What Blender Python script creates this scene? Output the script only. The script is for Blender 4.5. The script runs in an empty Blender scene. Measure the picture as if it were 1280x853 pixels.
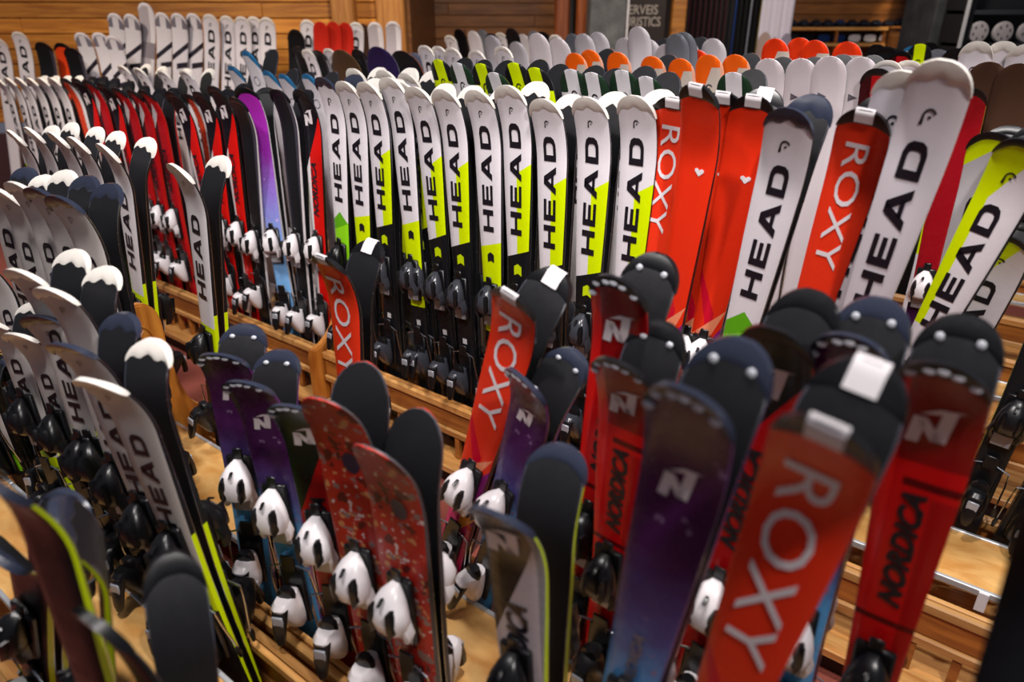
import bpy, bmesh, math, random
from mathutils import Vector, Matrix
random.seed(7)
scene = bpy.context.scene
C = scene.collection

# ---------------------------------------------------------------- camera
F, H, PITCH = 900.0, 1.72, math.radians(25.0)
cam_d = bpy.data.cameras.new('camera')
cam = bpy.data.objects.new('camera', cam_d); C.objects.link(cam)
cam.location = (0, 0, H); cam.rotation_euler = (math.pi/2 - PITCH, 0, 0)
cam_d.sensor_width = 36.0; cam_d.lens = 36.0*F/1280.0
cam_d.clip_start = 0.02; cam_d.clip_end = 60
cam_d.dof.use_dof = True; cam_d.dof.focus_distance = 2.25; cam_d.dof.aperture_fstop = 1.9
scene.camera = cam
# ---------------------------------------------------------------- world, lights, exposure
world = bpy.data.worlds.new('world'); scene.world = world; world.use_nodes = True
world.node_tree.nodes['Background'].inputs[0].default_value = (0.80, 0.82, 1.0, 1)
world.node_tree.nodes['Background'].inputs[1].default_value = 0.10
vs = scene.view_settings
vs.view_transform = 'Standard'; vs.look = 'None'; vs.gamma = 1.0; vs.exposure = 0.3
vs.use_curve_mapping = False
def spot(loc, target, power, size=0.09, angle=95, col=(1.0, 0.945, 0.915), blend=0.6):
    l = bpy.data.lights.new('ceiling_spot', 'SPOT'); l.energy = power; l.color = col
    l.shadow_soft_size = size; l.spot_size = math.radians(angle); l.spot_blend = blend
    o = bpy.data.objects.new('ceiling_spot', l); C.objects.link(o); o.location = loc
    o.rotation_euler = (Vector(target) - Vector(loc)).to_track_quat('-Z', 'Y').to_euler()
spot((0.75, -0.15, 3.0), (0.55, 1.5, 0.7), 125)
spot((-0.75, 0.85, 3.0), (-1.0, 2.3, 0.6), 108)
spot((0.25, 1.15, 3.0), (0.1, 2.3, 0.6), 125)
spot((-1.9, 2.2, 3.0), (-2.0, 3.4, 0.6), 120)
spot((1.9, 1.4, 3.0), (1.5, 2.6, 0.6), 110)
spot((0.9, 2.7, 3.0), (0.9, 4.2, 0.8), 110)
spot((-2.9, 3.4, 3.0), (-2.6, 5.3, 1.4), 130, col=(1, 0.86, 0.7))
spot((-0.6, 4.0, 3.0), (-0.4, 6.4, 1.4), 110, col=(1, 0.86, 0.7))
spot((2.4, 4.6, 3.0), (2.8, 7.4, 1.4), 120, col=(1, 0.88, 0.74))

# ---------------------------------------------------------------- helpers
ANG = math.radians(-37.8)
D = Vector((math.cos(ANG), math.sin(ANG), 0)); N = Vector((-math.sin(ANG), math.cos(ANG), 0)); Z = Vector((0, 0, 1))
CAM = Vector((0, 0, H))
def ray(u, v):
    dx = (u-640)/F; dy = (426.5-v)/F
    return Vector((dx, math.cos(PITCH)+dy*math.sin(PITCH), -math.sin(PITCH)+dy*math.cos(PITCH)))

ORD = 'first second third fourth fifth sixth seventh eighth ninth tenth eleventh twelfth thirteenth fourteenth fifteenth sixteenth seventeenth eighteenth nineteenth twentieth'.split()
def tag(o, label=None, cat=None, group=None, kind=None):
    if label: o['label'] = label
    if cat: o['category'] = cat
    if group: o['group'] = group
    if kind: o['kind'] = kind
    return o
def empty(name, loc=(0, 0, 0), rz=0.0):
    o = bpy.data.objects.new(name, None); C.objects.link(o); o.location = loc; o.rotation_euler = (0, 0, rz)
    o.empty_display_size = 0.05
    return o
def mobj(name, me, parent=None):
    o = bpy.data.objects.new(name, me); C.objects.link(o)
    if parent: o.parent = parent
    return o
def smooth(me, angle=35):
    for p in me.polygons: p.use_smooth = True
    try: me.set_sharp_from_angle(angle=math.radians(angle))
    except Exception: pass
class MB:
    """collects vertices and faces with a material index"""
    def __init__(s): s.v = []; s.f = []; s.m = []
    def add(s, vs, fs, m=0):
        b = len(s.v); s.v += [tuple(x) for x in vs]; s.f += [tuple(b+i for i in f) for f in fs]; s.m += [m]*len(fs)
    def box(s, x0, x1, y0, y1, z0, z1, m=0, bev=0.0):
        if bev <= 0:
            s.add([(x0,y0,z0),(x1,y0,z0),(x1,y1,z0),(x0,y1,z0),(x0,y0,z1),(x1,y0,z1),(x1,y1,z1),(x0,y1,z1)],
                  [(0,3,2,1),(4,5,6,7),(0,1,5,4),(1,2,6,5),(2,3,7,6),(3,0,4,7)], m)
        else:
            bm = bmesh.new(); bmesh.ops.create_cube(bm, size=1)
            for v in bm.verts:
                v.co = Vector(((x0+x1)/2+v.co.x*(x1-x0), (y0+y1)/2+v.co.y*(y1-y0), (z0+z1)/2+v.co.z*(z1-z0)))
            bmesh.ops.bevel(bm, geom=bm.edges[:], offset=bev, segments=1, affect='EDGES', profile=0.7)
            s.bm(bm, m)
    def bm(s, bm, m=0):
        bm.verts.index_update()
        s.add([v.co.copy() for v in bm.verts], [[v.index for v in f.verts] for f in bm.faces], m); bm.free()
    def loft(s, rings, m=0, cap=True):
        k = len(rings[0]); b = []
        for r in rings: b += list(r)
        fs = []
        for i in range(len(rings)-1):
            for j in range(k):
                fs.append((i*k+j, i*k+(j+1) % k, (i+1)*k+(j+1) % k, (i+1)*k+j))
        if cap:
            fs.append(tuple(range(k))[::-1]); fs.append(tuple((len(rings)-1)*k+j for j in range(k)))
        s.add(b, fs, m)
    def tube(s, pts, r, m=0, k=6):
        pts = [Vector(p) for p in pts]; rings = []
        for i, p in enumerate(pts):
            t = (pts[min(i+1, len(pts)-1)] - pts[max(i-1, 0)]).normalized()
            a = t.cross(Vector((0, 0, 1))) if abs(t.z) < 0.9 else t.cross(Vector((1, 0, 0)))
            a.normalize(); c = t.cross(a); rr = r[i] if isinstance(r, (list, tuple)) else r
            rings.append([p + a*math.cos(2*math.pi*j/k)*rr + c*math.sin(2*math.pi*j/k)*rr for j in range(k)])
        s.loft(rings, m)
    def mesh(s, name, mats, sm=True, angle=35):
        me = bpy.data.meshes.new(name); me.from_pydata(s.v, [], s.f)
        for mt in mats: me.materials.append(mt)
        me.polygons.foreach_set('material_index', s.m); 
        bm = bmesh.new(); bm.from_mesh(me); bmesh.ops.recalc_face_normals(bm, faces=bm.faces[:]); bm.to_mesh(me); bm.free()
        if sm: smooth(me, angle)
        me.update(); return me
def ring(cx, cy, z, rx, ry, k=12, p=2.6):
    out = []
    for j in range(k):
        a = 2*math.pi*j/k; c, s_ = math.cos(a), math.sin(a)
        out.append((cx+rx*math.copysign(abs(c)**(2/p), c), cy+ry*math.copysign(abs(s_)**(2/p), s_), z))
    return out

# ---------------------------------------------------------------- materials
def srgb(h):
    if isinstance(h, tuple): return h
    h = h.lstrip('#'); o = []
    for i in (0, 2, 4):
        c = int(h[i:i+2], 16)/255; o.append(c/12.92 if c <= 0.04045 else ((c+0.055)/1.055)**2.4)
    return (o[0], o[1], o[2], 1.0)
MATS = {}
def plain(name, col, rough=0.35, metal=0.0, spec=0.5, noise=0.0):
    if name in MATS: return MATS[name]
    m = bpy.data.materials.new(name); m.use_nodes = True
    b = m.node_tree.nodes['Principled BSDF']; nt = m.node_tree
    b.inputs['Base Color'].default_value = srgb(col); b.inputs['Roughness'].default_value = rough
    b.inputs['Metallic'].default_value = metal; b.inputs['Specular IOR Level'].default_value = spec
    tc = nt.nodes.new('ShaderNodeTexCoord'); n = nt.nodes.new('ShaderNodeTexNoise'); n.inputs['Scale'].default_value = 60
    nt.links.new(tc.outputs['Object'], n.inputs['Vector'])
    mr = nt.nodes.new('ShaderNodeMapRange'); mr.inputs['To Min'].default_value = max(0.02, rough-0.07); mr.inputs['To Max'].default_value = min(1, rough+0.07)
    nt.links.new(n.outputs['Fac'], mr.inputs['Value']); nt.links.new(mr.outputs['Result'], b.inputs['Roughness'])
    MATS[name] = m; return m
def layered(name, base, layers=(), rough=0.28, speck=None, grad=None, coat=0.0):
    """flat print on a ski: half-plane masks over (u metres across, v 0..1 along)"""
    if name in MATS: return MATS[name]
    m = bpy.data.materials.new(name); m.use_nodes = True; nt = m.node_tree
    b = nt.nodes['Principled BSDF']; b.inputs['Roughness'].default_value = rough; b.inputs['Specular IOR Level'].default_value = 0.3
    b.inputs['Coat Weight'].default_value = coat; b.inputs['Coat Roughness'].default_value = 0.12
    uv = nt.nodes.new('ShaderNodeUVMap'); sp = nt.nodes.new('ShaderNodeSeparateXYZ'); nt.links.new(uv.outputs[0], sp.inputs[0])
    def math_(op, a, c):
        n = nt.nodes.new('ShaderNodeMath'); n.operation = op
        for i, x in enumerate((a, c)):
            if isinstance(x, (int, float)): n.inputs[i].default_value = x
            else: nt.links.new(x, n.inputs[i])
        return n.outputs[0]
    cur = None
    def mix(fac, a, c):
        n = nt.nodes.new('ShaderNodeMix'); n.data_type = 'RGBA'
        if isinstance(fac, float): n.inputs[0].default_value = fac
        else: nt.links.new(fac, n.inputs[0])
        for i, x in ((6, a), (7, c)):
            if isinstance(x, tuple): n.inputs[i].default_value = x
            else: nt.links.new(x, n.inputs[i])
        return n.outputs[2]
    if grad:
        r = nt.nodes.new('ShaderNodeValToRGB'); e = r.color_ramp.elements
        for i, (p, c) in enumerate(grad):
            if i < 2: e[i].position = p; e[i].color = srgb(c)
            else: x = e.new(p); x.color = srgb(c)
        nz = nt.nodes.new('ShaderNodeTexNoise'); nz.inputs['Scale'].default_value = 22; nz.inputs['Detail'].default_value = 4
        tc = nt.nodes.new('ShaderNodeTexCoord'); nt.links.new(tc.outputs['Object'], nz.inputs['Vector'])
        vv = math_('ADD', sp.outputs[1], math_('MULTIPLY', math_('SUBTRACT', nz.outputs['Fac'], 0.5), 0.10))
        nt.links.new(vv, r.inputs[0]); cur = r.outputs[0]
    else: cur = srgb(base)
    for col, conds in layers:
        f = None
        for a, bb, c in conds:
            s1 = math_('ADD', math_('MULTIPLY', sp.outputs[0], a), math_('MULTIPLY', sp.outputs[1], bb))
            g = math_('GREATER_THAN', s1, c); f = g if f is None else math_('MULTIPLY', f, g)
        cur = mix(f, cur, srgb(col))
    if speck:
        tc = nt.nodes.new('ShaderNodeTexCoord')
        for col, sc, thr in speck:
            nz = nt.nodes.new('ShaderNodeTexNoise'); nz.inputs['Scale'].default_value = sc; nz.inputs['Detail'].default_value = 3
            mp = nt.nodes.new('ShaderNodeMapping'); mp.inputs['Location'].default_value = (sc*0.37, sc*0.11, thr*9)
            nt.links.new(tc.outputs['Object'], mp.inputs[0]); nt.links.new(mp.outputs[0], nz.inputs['Vector'])
            cur = mix(math_('GREATER_THAN', nz.outputs['Fac'], thr), cur, srgb(col))
    # faint wear
    tc = nt.nodes.new('ShaderNodeTexCoord'); nz = nt.nodes.new('ShaderNodeTexNoise'); nz.inputs['Scale'].default_value = 35; nz.inputs['Detail'].default_value = 6
    nt.links.new(tc.outputs['Object'], nz.inputs['Vector'])
    mr = nt.nodes.new('ShaderNodeMapRange'); mr.inputs['To Min'].default_value = rough-0.1; mr.inputs['To Max'].default_value = rough+0.14
    nt.links.new(nz.outputs['Fac'], mr.inputs['Value']); nt.links.new(mr.outputs['Result'], b.inputs['Roughness'])
    if isinstance(cur, tuple): b.inputs['Base Color'].default_value = cur
    else: nt.links.new(cur, b.inputs['Base Color'])
    MATS[name] = m; return m
def wood(name, c1, c2, scale=(1.2, 14, 14), rough=0.45, knots=True, coat=0.2, vary=0.25):
    if name in MATS: return MATS[name]
    m = bpy.data.materials.new(name); m.use_nodes = True; nt = m.node_tree; b = nt.nodes['Principled BSDF']
    b.inputs['Roughness'].default_value = rough; b.inputs['Coat Weight'].default_value = coat; b.inputs['Coat Roughness'].default_value = 0.25
    tc = nt.nodes.new('ShaderNodeTexCoord'); oi = nt.nodes.new('ShaderNodeObjectInfo')
    ad = nt.nodes.new('ShaderNodeVectorMath'); ad.operation = 'MULTIPLY_ADD'
    nt.links.new(oi.outputs['Random'], ad.inputs[0]); ad.inputs[1].default_value = (13, 7, 29); nt.links.new(tc.outputs['Object'], ad.inputs[2])
    mp = nt.nodes.new('ShaderNodeMapping'); mp.inputs['Scale'].default_value = scale; nt.links.new(ad.outputs[0], mp.inputs[0])
    n = nt.nodes.new('ShaderNodeTexNoise'); n.inputs['Scale'].default_value = 2.5; n.inputs['Detail'].default_value = 8; n.inputs['Distortion'].default_value = 0.6
    nt.links.new(mp.outputs[0], n.inputs['Vector'])
    r = nt.nodes.new('ShaderNodeValToRGB'); r.color_ramp.elements[0].position = 0.33; r.color_ramp.elements[1].position = 0.66
    r.color_ramp.elements[0].color = srgb(c1); r.color_ramp.elements[1].color = srgb(c2); nt.links.new(n.outputs['Fac'], r.inputs[0])
    out = r.outputs[0]
    if knots:
        v = nt.nodes.new('ShaderNodeTexVoronoi'); v.inputs['Scale'].default_value = 1.0
        mp2 = nt.nodes.new('ShaderNodeMapping'); mp2.inputs['Scale'].default_value = (2.2, 7, 7); nt.links.new(ad.outputs[0], mp2.inputs[0]); nt.links.new(mp2.outputs[0], v.inputs['Vector'])
        kr = nt.nodes.new('ShaderNodeValToRGB'); kr.color_ramp.elements[0].position = 0.03; kr.color_ramp.elements[1].position = 0.13
        kr.color_ramp.elements[0].color = (0.35, 0.25, 0.18, 1); kr.color_ramp.elements[1].color = (1, 1, 1, 1); nt.links.new(v.outputs['Distance'], kr.inputs[0])
        mx = nt.nodes.new('ShaderNodeMix'); mx.data_type = 'RGBA'; mx.blend_type = 'MULTIPLY'; mx.inputs[0].default_value = 0.8
        nt.links.new(out, mx.inputs[6]); nt.links.new(kr.outputs[0], mx.inputs[7]); out = mx.outputs[2]
    hs = nt.nodes.new('ShaderNodeHueSaturation'); mr = nt.nodes.new('ShaderNodeMapRange'); mr.inputs['To Min'].default_value = 1-vary; mr.inputs['To Max'].default_value = 1+vary
    nt.links.new(oi.outputs['Random'], mr.inputs['Value']); nt.links.new(mr.outputs['Result'], hs.inputs['Value']); nt.links.new(out, hs.inputs['Color'])
    nt.links.new(hs.outputs[0], b.inputs['Base Color'])
    bp = nt.nodes.new('ShaderNodeBump'); bp.inputs['Strength'].default_value = 0.12; bp.inputs['Distance'].default_value = 0.004
    nt.links.new(n.outputs['Fac'], bp.inputs['Height']); nt.links.new(bp.outputs[0], b.inputs['Normal'])
    MATS[name] = m; return m
def floor_mat():
    m = bpy.data.materials.new('red_floor'); m.use_nodes = True; nt = m.node_tree; b = nt.nodes['Principled BSDF']
    tc = nt.nodes.new('ShaderNodeTexCoord'); n = nt.nodes.new('ShaderNodeTexNoise'); n.inputs['Scale'].default_value = 260; n.inputs['Detail'].default_value = 3
    nt.links.new(tc.outputs['Object'], n.inputs['Vector'])
    r = nt.nodes.new('ShaderNodeValToRGB'); r.color_ramp.elements[0].position = 0.3; r.color_ramp.elements[1].position = 0.7
    r.color_ramp.elements[0].color = srgb('#7a3a30'); r.color_ramp.elements[1].color = srgb('#b4604f'); nt.links.new(n.outputs['Fac'], r.inputs[0])
    nt.links.new(r.outputs[0], b.inputs['Base Color']); b.inputs['Roughness'].default_value = 0.8
    bp = nt.nodes.new('ShaderNodeBump'); bp.inputs['Strength'].default_value = 0.3; bp.inputs['Distance'].default_value = 0.002
    nt.links.new(n.outputs['Fac'], bp.inputs['Height']); nt.links.new(bp.outputs[0], b.inputs['Normal']); return m
def concrete(name, c1, c2):
    m = bpy.data.materials.new(name); m.use_nodes = True; nt = m.node_tree; b = nt.nodes['Principled BSDF']
    tc = nt.nodes.new('ShaderNodeTexCoord'); n = nt.nodes.new('ShaderNodeTexNoise'); n.inputs['Scale'].default_value = 9; n.inputs['Detail'].default_value = 10
    nt.links.new(tc.outputs['Object'], n.inputs['Vector'])
    r = nt.nodes.new('ShaderNodeValToRGB'); r.color_ramp.elements[0].position = 0.3; r.color_ramp.elements[1].position = 0.75
    r.color_ramp.elements[0].color = srgb(c1); r.color_ramp.elements[1].color = srgb(c2); nt.links.new(n.outputs['Fac'], r.inputs[0])
    nt.links.new(r.outputs[0], b.inputs['Base Color']); b.inputs['Roughness'].default_value = 0.85; return m

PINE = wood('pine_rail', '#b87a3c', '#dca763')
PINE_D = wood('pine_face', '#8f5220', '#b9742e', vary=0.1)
PLY = wood('plywood', '#c98c45', '#e6b873', scale=(3, 6, 6), vary=0.06)
PANELW = wood('varnished_panel', '#a85f1c', '#cc8433', scale=(2, 12, 2), vary=0.08, knots=False, coat=0.4)
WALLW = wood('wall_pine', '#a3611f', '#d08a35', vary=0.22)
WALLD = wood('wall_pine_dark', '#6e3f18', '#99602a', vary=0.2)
ALU = plain('aluminium', '#cfd2d6', 0.45, 0.55)
BLK = plain('black_plastic', '#101013', 0.32)
BASEB = plain('black_base', '#17171a', 0.42)
WHT = plain('white_plastic', '#e9e3e6', 0.3)
STEEL = plain('steel', '#b9bcc4', 0.25, 1.0)
CREAM = plain('cream_plastic', '#e6e0d8', 0.35)
NAVY = plain('navy_plastic', '#2b3040', 0.25)
SILV = plain('silver_plastic', '#a9abb4', 0.3, 0.2)
DOT = plain('pale_stud', '#dfe2ea', 0.3)

# ---------------------------------------------------------------- ski shape
class Shape:
    def __init__(s, L=1.45, shovel=0.055, waist=0.037, tail=0.046, cap=0.07, up=0.055, upl=0.20, th=0.013):
        s.L, s.sh, s.wa, s.ta, s.cap, s.up, s.upl, s.th = L, shovel, waist, tail, cap, up, upl, th
    def hw(s, z):
        t = z/s.L
        if t < 0.42:
            k = t/0.42; k = k*k*(3-2*k); w = s.ta+(s.wa-s.ta)*k
        else:
            k = min(1, (t-0.42)/(0.93-0.42)); k = k*k*(3-2*k); w = s.wa+(s.sh-s.wa)*k
        if z > s.L-s.cap:
            q = min(1, (z-(s.L-s.cap))/s.cap); w *= max(0.03, (1-q**2.5)**0.5)
        if z < 0.012: w *= 0.8+0.2*z/0.012
        return w
    def yc(s, z):
        d = max(0, z-(s.L-s.upl))/s.upl
        return -s.up*d*d
    def t(s, z):
        k = math.sin(math.pi*min(1, max(0, z/s.L)))
        return 0.007+s.th*k**1.2*0.75
    def top(s, x, z, e=0.0): return Vector((x, s.yc(z)-s.t(z)/2-e, z))
    def bot(s, x, z, e=0.0): return Vector((x, s.yc(z)+s.t(z)/2+e, z))
    def stations(s, n1=9, n2=5, n3=7):
        a = [0, 0.012, 0.04]; z1 = s.L-s.upl; z2 = s.L-s.cap
        a += [0.04+(z1-0.04)*i/n1 for i in range(1, n1+1)]
        a += [z1+(z2-z1)*i/n2 for i in range(1, n2+1)]
        a += [z2+s.cap*math.sin(math.pi/2*i/n3) for i in range(1, n3+1)]
        return a
def body_mesh(name, sh, mtop, mside):
    st = sh.stations(); me = bpy.data.meshes.new(name); vs = []; fs = []; mi = []; uvs = []
    cols = (-1, -0.93, -0.5, 0, 0.5, 0.93, 1)
    for z in st:
        w = sh.hw(z)
        for c in cols:
            ridge = 0.0018 if abs(c) < 0.6 else 0
            edge = 0.0025 if abs(c) == 1 else 0
            p = sh.top(c*w*(0.985 if abs(c) < 1 else 1), z, ridge-edge); vs.append(p)
        vs.append(sh.bot(w, z, -0.0015)); vs.append(sh.bot(-w, z, -0.0015))
    k = 9
    for i in range(len(st)-1):
        for j in range(6):
            fs.append((i*k+j, i*k+j+1, (i+1)*k+j+1, (i+1)*k+j)); mi.append(0)
        fs.append((i*k+6, i*k+7, (i+1)*k+7, (i+1)*k+6)); mi.append(1)
        fs.append((i*k+8, i*k, (i+1)*k, (i+1)*k+8)); mi.append(1)
    fs.append(tuple(range(k))); mi.append(1); fs.append(tuple((len(st)-1)*k+j for j in range(k))); mi.append(1)
    me.from_pydata(vs, [], fs); me.materials.append(mtop); me.materials.append(mside); me.polygons.foreach_set('material_index', mi)
    uv = me.uv_layers.new(name='UVMap')
    for l in me.loops:
        co = vs[l.vertex_index]; uv.data[l.index].uv = (co[0], co[2]/sh.L)
    smooth(me, 40); return me
def base_mesh(name, sh, mb, msteel):
    st = sh.stations(); vs = []; fs = []; mi = []
    for z in st:
        w = sh.hw(z)
        for c in (-1, -0.95, 0.95, 1): vs.append(sh.bot(c*w, z, 0.0))
        vs.append(sh.bot(w, z, -0.002)); vs.append(sh.bot(-w, z, -0.002))
    for i in range(len(st)-1):
        for j, m in ((0, 1), (1, 0), (2, 1), (3, 1), (4, 0), (5, 1)):
            fs.append((i*6+j, i*6+(j+1) % 6, (i+1)*6+(j+1) % 6, (i+1)*6+j)); mi.append(m)
    fs.append(tuple(range(6))); mi.append(1)
    me = bpy.data.meshes.new(name); me.from_pydata(vs, [], fs); me.materials.append(mb); me.materials.append(msteel)
    me.polygons.foreach_set('material_index', mi)
    bm = bmesh.new(); bm.from_mesh(me); bmesh.ops.recalc_face_normals(bm, faces=bm.faces[:]); bm.to_mesh(me); bm.free()
    smooth(me, 40); return me
def guard_mesh(name, sh, mat, low=0.05, wave=0.0, sides=0.0, nwave=2.5):
    mb = MB(); cols = [-1+2*i/12 for i in range(13)]; rows = 8; top = []; bot = []
    def zl(c): return sh.L-low+wave*math.cos(c*math.pi*nwave)-sides*abs(c)**3
    for i in range(rows+1):
        q = math.sin(math.pi/2*i/rows)
        for c in cols:
            z = zl(c)+(sh.L-0.0005-zl(c))*q; w = sh.hw(z)+0.002; z2 = z+0.002*q
            lift = (0.0022+0.0030*math.sin(math.pi*min(1, q*0.9))) if i else 0.0004
            top.append(sh.top(c*w, z, lift)+Vector((0, 0, 0.002*q))); bot.append(sh.bot(c*w, z, lift*0.6)+Vector((0, 0, 0.002*q)))
    k = 13; f = []
    for i in range(rows):
        for j in range(k-1): f.append((i*k+j, i*k+j+1, (i+1)*k+j+1, (i+1)*k+j))
    n = len(top)
    allf = list(f)+[tuple(n+x for x in reversed(q)) for q in f]
    for i in range(rows):
        allf.append((i*k, (i+1)*k, n+(i+1)*k, n+i*k)); allf.append((i*k+k-1, n+i*k+k-1, n+(i+1)*k+k-1, (i+1)*k+k-1))
    for j in range(k-1): allf.append((rows*k+j, rows*k+j+1, n+rows*k+j+1, n+rows*k+j))
    mb.add(top+bot, allf); return mb.mesh(name, [mat], True, 50)
def patch_mesh(name, sh, mat, polys, e=0.0034, base=False, step=0.02):
    """flat outlines in (x across, z along), laid on the top sheet or the base"""
    bm = bmesh.new()
    for poly in polys:
        vs = [bm.verts.new((x, 0, z)) for x, z in poly]
        try: bm.faces.new(vs)
        except Exception: pass
    bmesh.ops.triangulate(bm, faces=bm.faces[:])
    return _drape(name, bm, sh, mat, e, base, step)
def _drape(name, bm, sh, mat, e, base, step):
    zs = [v.co.z for v in bm.verts]; z = min(zs)+step
    while z < max(zs):
        bmesh.ops.bisect_plane(bm, geom=bm.verts[:]+bm.edges[:]+bm.faces[:], plane_co=(0, 0, z), plane_no=(0, 0, 1)); z += step
    for v in bm.verts:
        v.co = sh.bot(v.co.x, v.co.z, e*0.5) if base else sh.top(v.co.x, v.co.z, e)
    for f in bm.faces:
        f.normal_update()
        if (f.normal.y > 0) != base: f.normal_flip()
    me = bpy.data.meshes.new(name); bm.to_mesh(me); bm.free(); me.materials.append(mat); return me
def disc(cx, cz, r, k=10, sx=1.0): return [(cx+r*sx*math.cos(2*math.pi*i/k), cz+r*math.sin(2*math.pi*i/k)) for i in range(k)]
def marks_mesh(name, sh, mat, kind):
    """pale studs around the rim, or a pale patch folded over it; both sides show"""
    mb = MB(); L = sh.L
    if kind == 'dots':
        for c, z in ((-.86, .050), (-.80, .024), (-.42, .0125), (.04, .0095), (.50, .0135), (.82, .027)):
            zz = L-z; x = c*sh.hw(zz); y = sh.yc(zz)-sh.t(zz)/2; k = 10
            mb.loft([[(x+.0074*q*math.cos(2*math.pi*j/k), y+dy, zz+.0050*q*math.sin(2*math.pi*j/k)) for j in range(k)] for dy, q in ((-.0062, .7), (-.0056, 1), (.002, 1))])
        for x in (-.45, .45):
            p = sh.bot(x*sh.sh, L-.028, .0045); k = 10
            mb.loft([[(p.x+.006*q*math.cos(2*math.pi*j/k), p.y+e, p.z+.006*q*math.sin(2*math.pi*j/k)) for j in range(k)] for e, q in ((-.003, 1), (.001, 1), (.002, .6))])
    else:
        w = .34*sh.sh; path = []
        for z in (.027, .020, .012, .005): path.append(sh.top(0, L-z, .0066))
        path.append(Vector((0, sh.yc(L)-.004, L+.0035))); path.append(Vector((0, sh.yc(L)+.003, L+.0035)))
        for z in (.005, .012, .020, .030): path.append(sh.bot(0, L-z, .0062))
        vs = [(sx*w, p.y, p.z) for p in path for sx in (-1, 1)]
        mb.add(vs, [(2*i, 2*i+1, 2*i+3, 2*i+2) for i in range(len(path)-1)])
    return mb.mesh(name, [mat], True, 50)

# letters: wide block letters built from strokes, others from the built-in font
def glyph_wide(ch):
    s = 0.27
    R = lambda a, b, c, d: [(a, b), (c, b), (c, d), (a, d)]
    if ch == 'H': return 1.1, [R(0, 0, s, 1), R(1.1-s, 0, 1.1, 1), R(s, .39, 1.1-s, .61)]
    if ch == 'E': return 0.98, [R(0, 0, s, 1), R(s, 0, .98, .22), R(s, .39, .92, .61), R(s, .78, .98, 1)]
    if ch == 'A': return 1.26, [[(0, 0), (.30, 0), (.78, 1), (.46, 1)], [(.96, 0), (1.26, 0), (.80, 1), (.48, 1)], R(.34, .20, .92, .40)]
    if ch == 'D':
        P = [R(0, 0, s, 1)]
        o = [(s, 1), (.74, 1), (.97, .9), (1.08, .7), (1.08, .3), (.97, .1), (.74, 0), (s, 0)]
        i = [(s, .78), (.64, .78), (.76, .73), (.81, .62), (.81, .38), (.76, .27), (.64, .22), (s, .22)]
        for k in range(7): P.append([o[k], o[k+1], i[k+1], i[k]])
        return 1.08, P
    return 0.5, []
def head_text(sh, name, z0, hgt, x0, up=True, stretch=1.0, mat=None):
    polys = []; x = 0
    for ch in 'HEAD':
        w, P = glyph_wide(ch)
        for p in P: polys.append([(-(yy*hgt)+x0, z0+(x+xx)*hgt*stretch) for xx, yy in p])
        x += w+0.22
    return patch_mesh(name, sh, mat, polys, 0.0036)
FONTC = {}
def font_bm(txt, bold=0.0, shear=0.0, space=1.0):
    cu = bpy.data.curves.new('t', 'FONT'); cu.body = txt; cu.size = 1; cu.offset = bold; cu.shear = shear; cu.space_character = space
    cu.resolution_u = 3
    o = bpy.data.objects.new('t', cu); C.objects.link(o)
    bpy.context.view_layer.update()
    me = bpy.data.meshes.new_from_object(o.evaluated_get(bpy.context.evaluated_depsgraph_get()))
    bpy.data.objects.remove(o); bpy.data.curves.remove(cu)
    bm = bmesh.new(); bm.from_mesh(me); bpy.data.meshes.remove(me)
    bmesh.ops.triangulate(bm, faces=bm.faces[:]); return bm
def font_text(sh, name, txt, z0, length, hgt, x0, down=False, mat=None, bold=0.0, shear=0.0):
    bm = font_bm(txt, bold, shear); xs = [v.co.x for v in bm.verts]; ys = [v.co.y for v in bm.verts]
    a, b, c, d = min(xs), max(xs), min(ys), max(ys)
    for v in bm.verts:
        l = (v.co.x-a)/(b-a)*length; h = ((v.co.y-c)/(d-c)-0.5)*hgt
        v.co = Vector((x0+h, 0, z0-l)) if down else Vector((x0-h, 0, z0+l))
    return _drape(name, bm, sh, mat, 0.0036, False, 0.03)
def arc_logo(cx, cz, r):
    o = []; i = []
    for k in range(11):
        a = math.radians(-25+k*20); o.append((cx-r*math.cos(a)*0.8+0.0, cz+r*math.sin(a))); i.append((cx-r*0.68*math.cos(a)*0.8+0.0, cz+r*0.7*math.sin(a)))
    P = [[o[k], o[k+1], i[k+1], i[k]] for k in range(4, 10)]
    P = [[o[k], o[k+1], i[k+1], i[k]] for k in range(1, 9)]
    P.append([o[1], i[1], (cx-r*0.55, cz-r*1.0), (cx-r*0.95, cz-r*1.0)])
    P.append(disc(cx+0.05*r, cz-0.05*r, r*0.2, 8)); return P
def n_logo(cx, cz, s):
    P = [[(-.5, -.55), (-.22, -.55), (-.12, .15), (-.40, .15)], [(-.42, .2), (-.12, .2), (.30, -.42), (.02, -.42)],
         [(.02, -.42), (.32, -.42), (.46, .5), (.18, .5)], [(-.30, .28), (.2, .40), (.62, .58), (.1, .52)]]
    return [[(cx+x*s, cz+z*s*1.05) for x, z in p] for p in P]
def heart_logo(cx, cz, s):
    pts = [(0, -.45), (.5, .1), (.5, .32), (.32, .45), (.14, .4), (0, .24)]
    L_ = [(cx-x*s*1.2, cz+z*s) for x, z in pts]; R_ = [(cx+x*s*1.2, cz+z*s) for x, z in pts]
    return [R_, L_[::-1]]
def tri_logo(cx, cz, s):
    o = [(-.5, .5), (.55, 0), (-.5, -.5)]; i = [(-.3, .22), (.16, 0), (-.3, -.22)]
    P = []
    for k in range(3):
        P.append([(cx+x*s, cz+z*s) for x, z in (o[k], o[(k+1) % 3], i[(k+1) % 3], i[k])])
    return P+[[(cx+x*s*0.45-0.05*s, cz+z*s*0.45) for x, z in o]]
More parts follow.
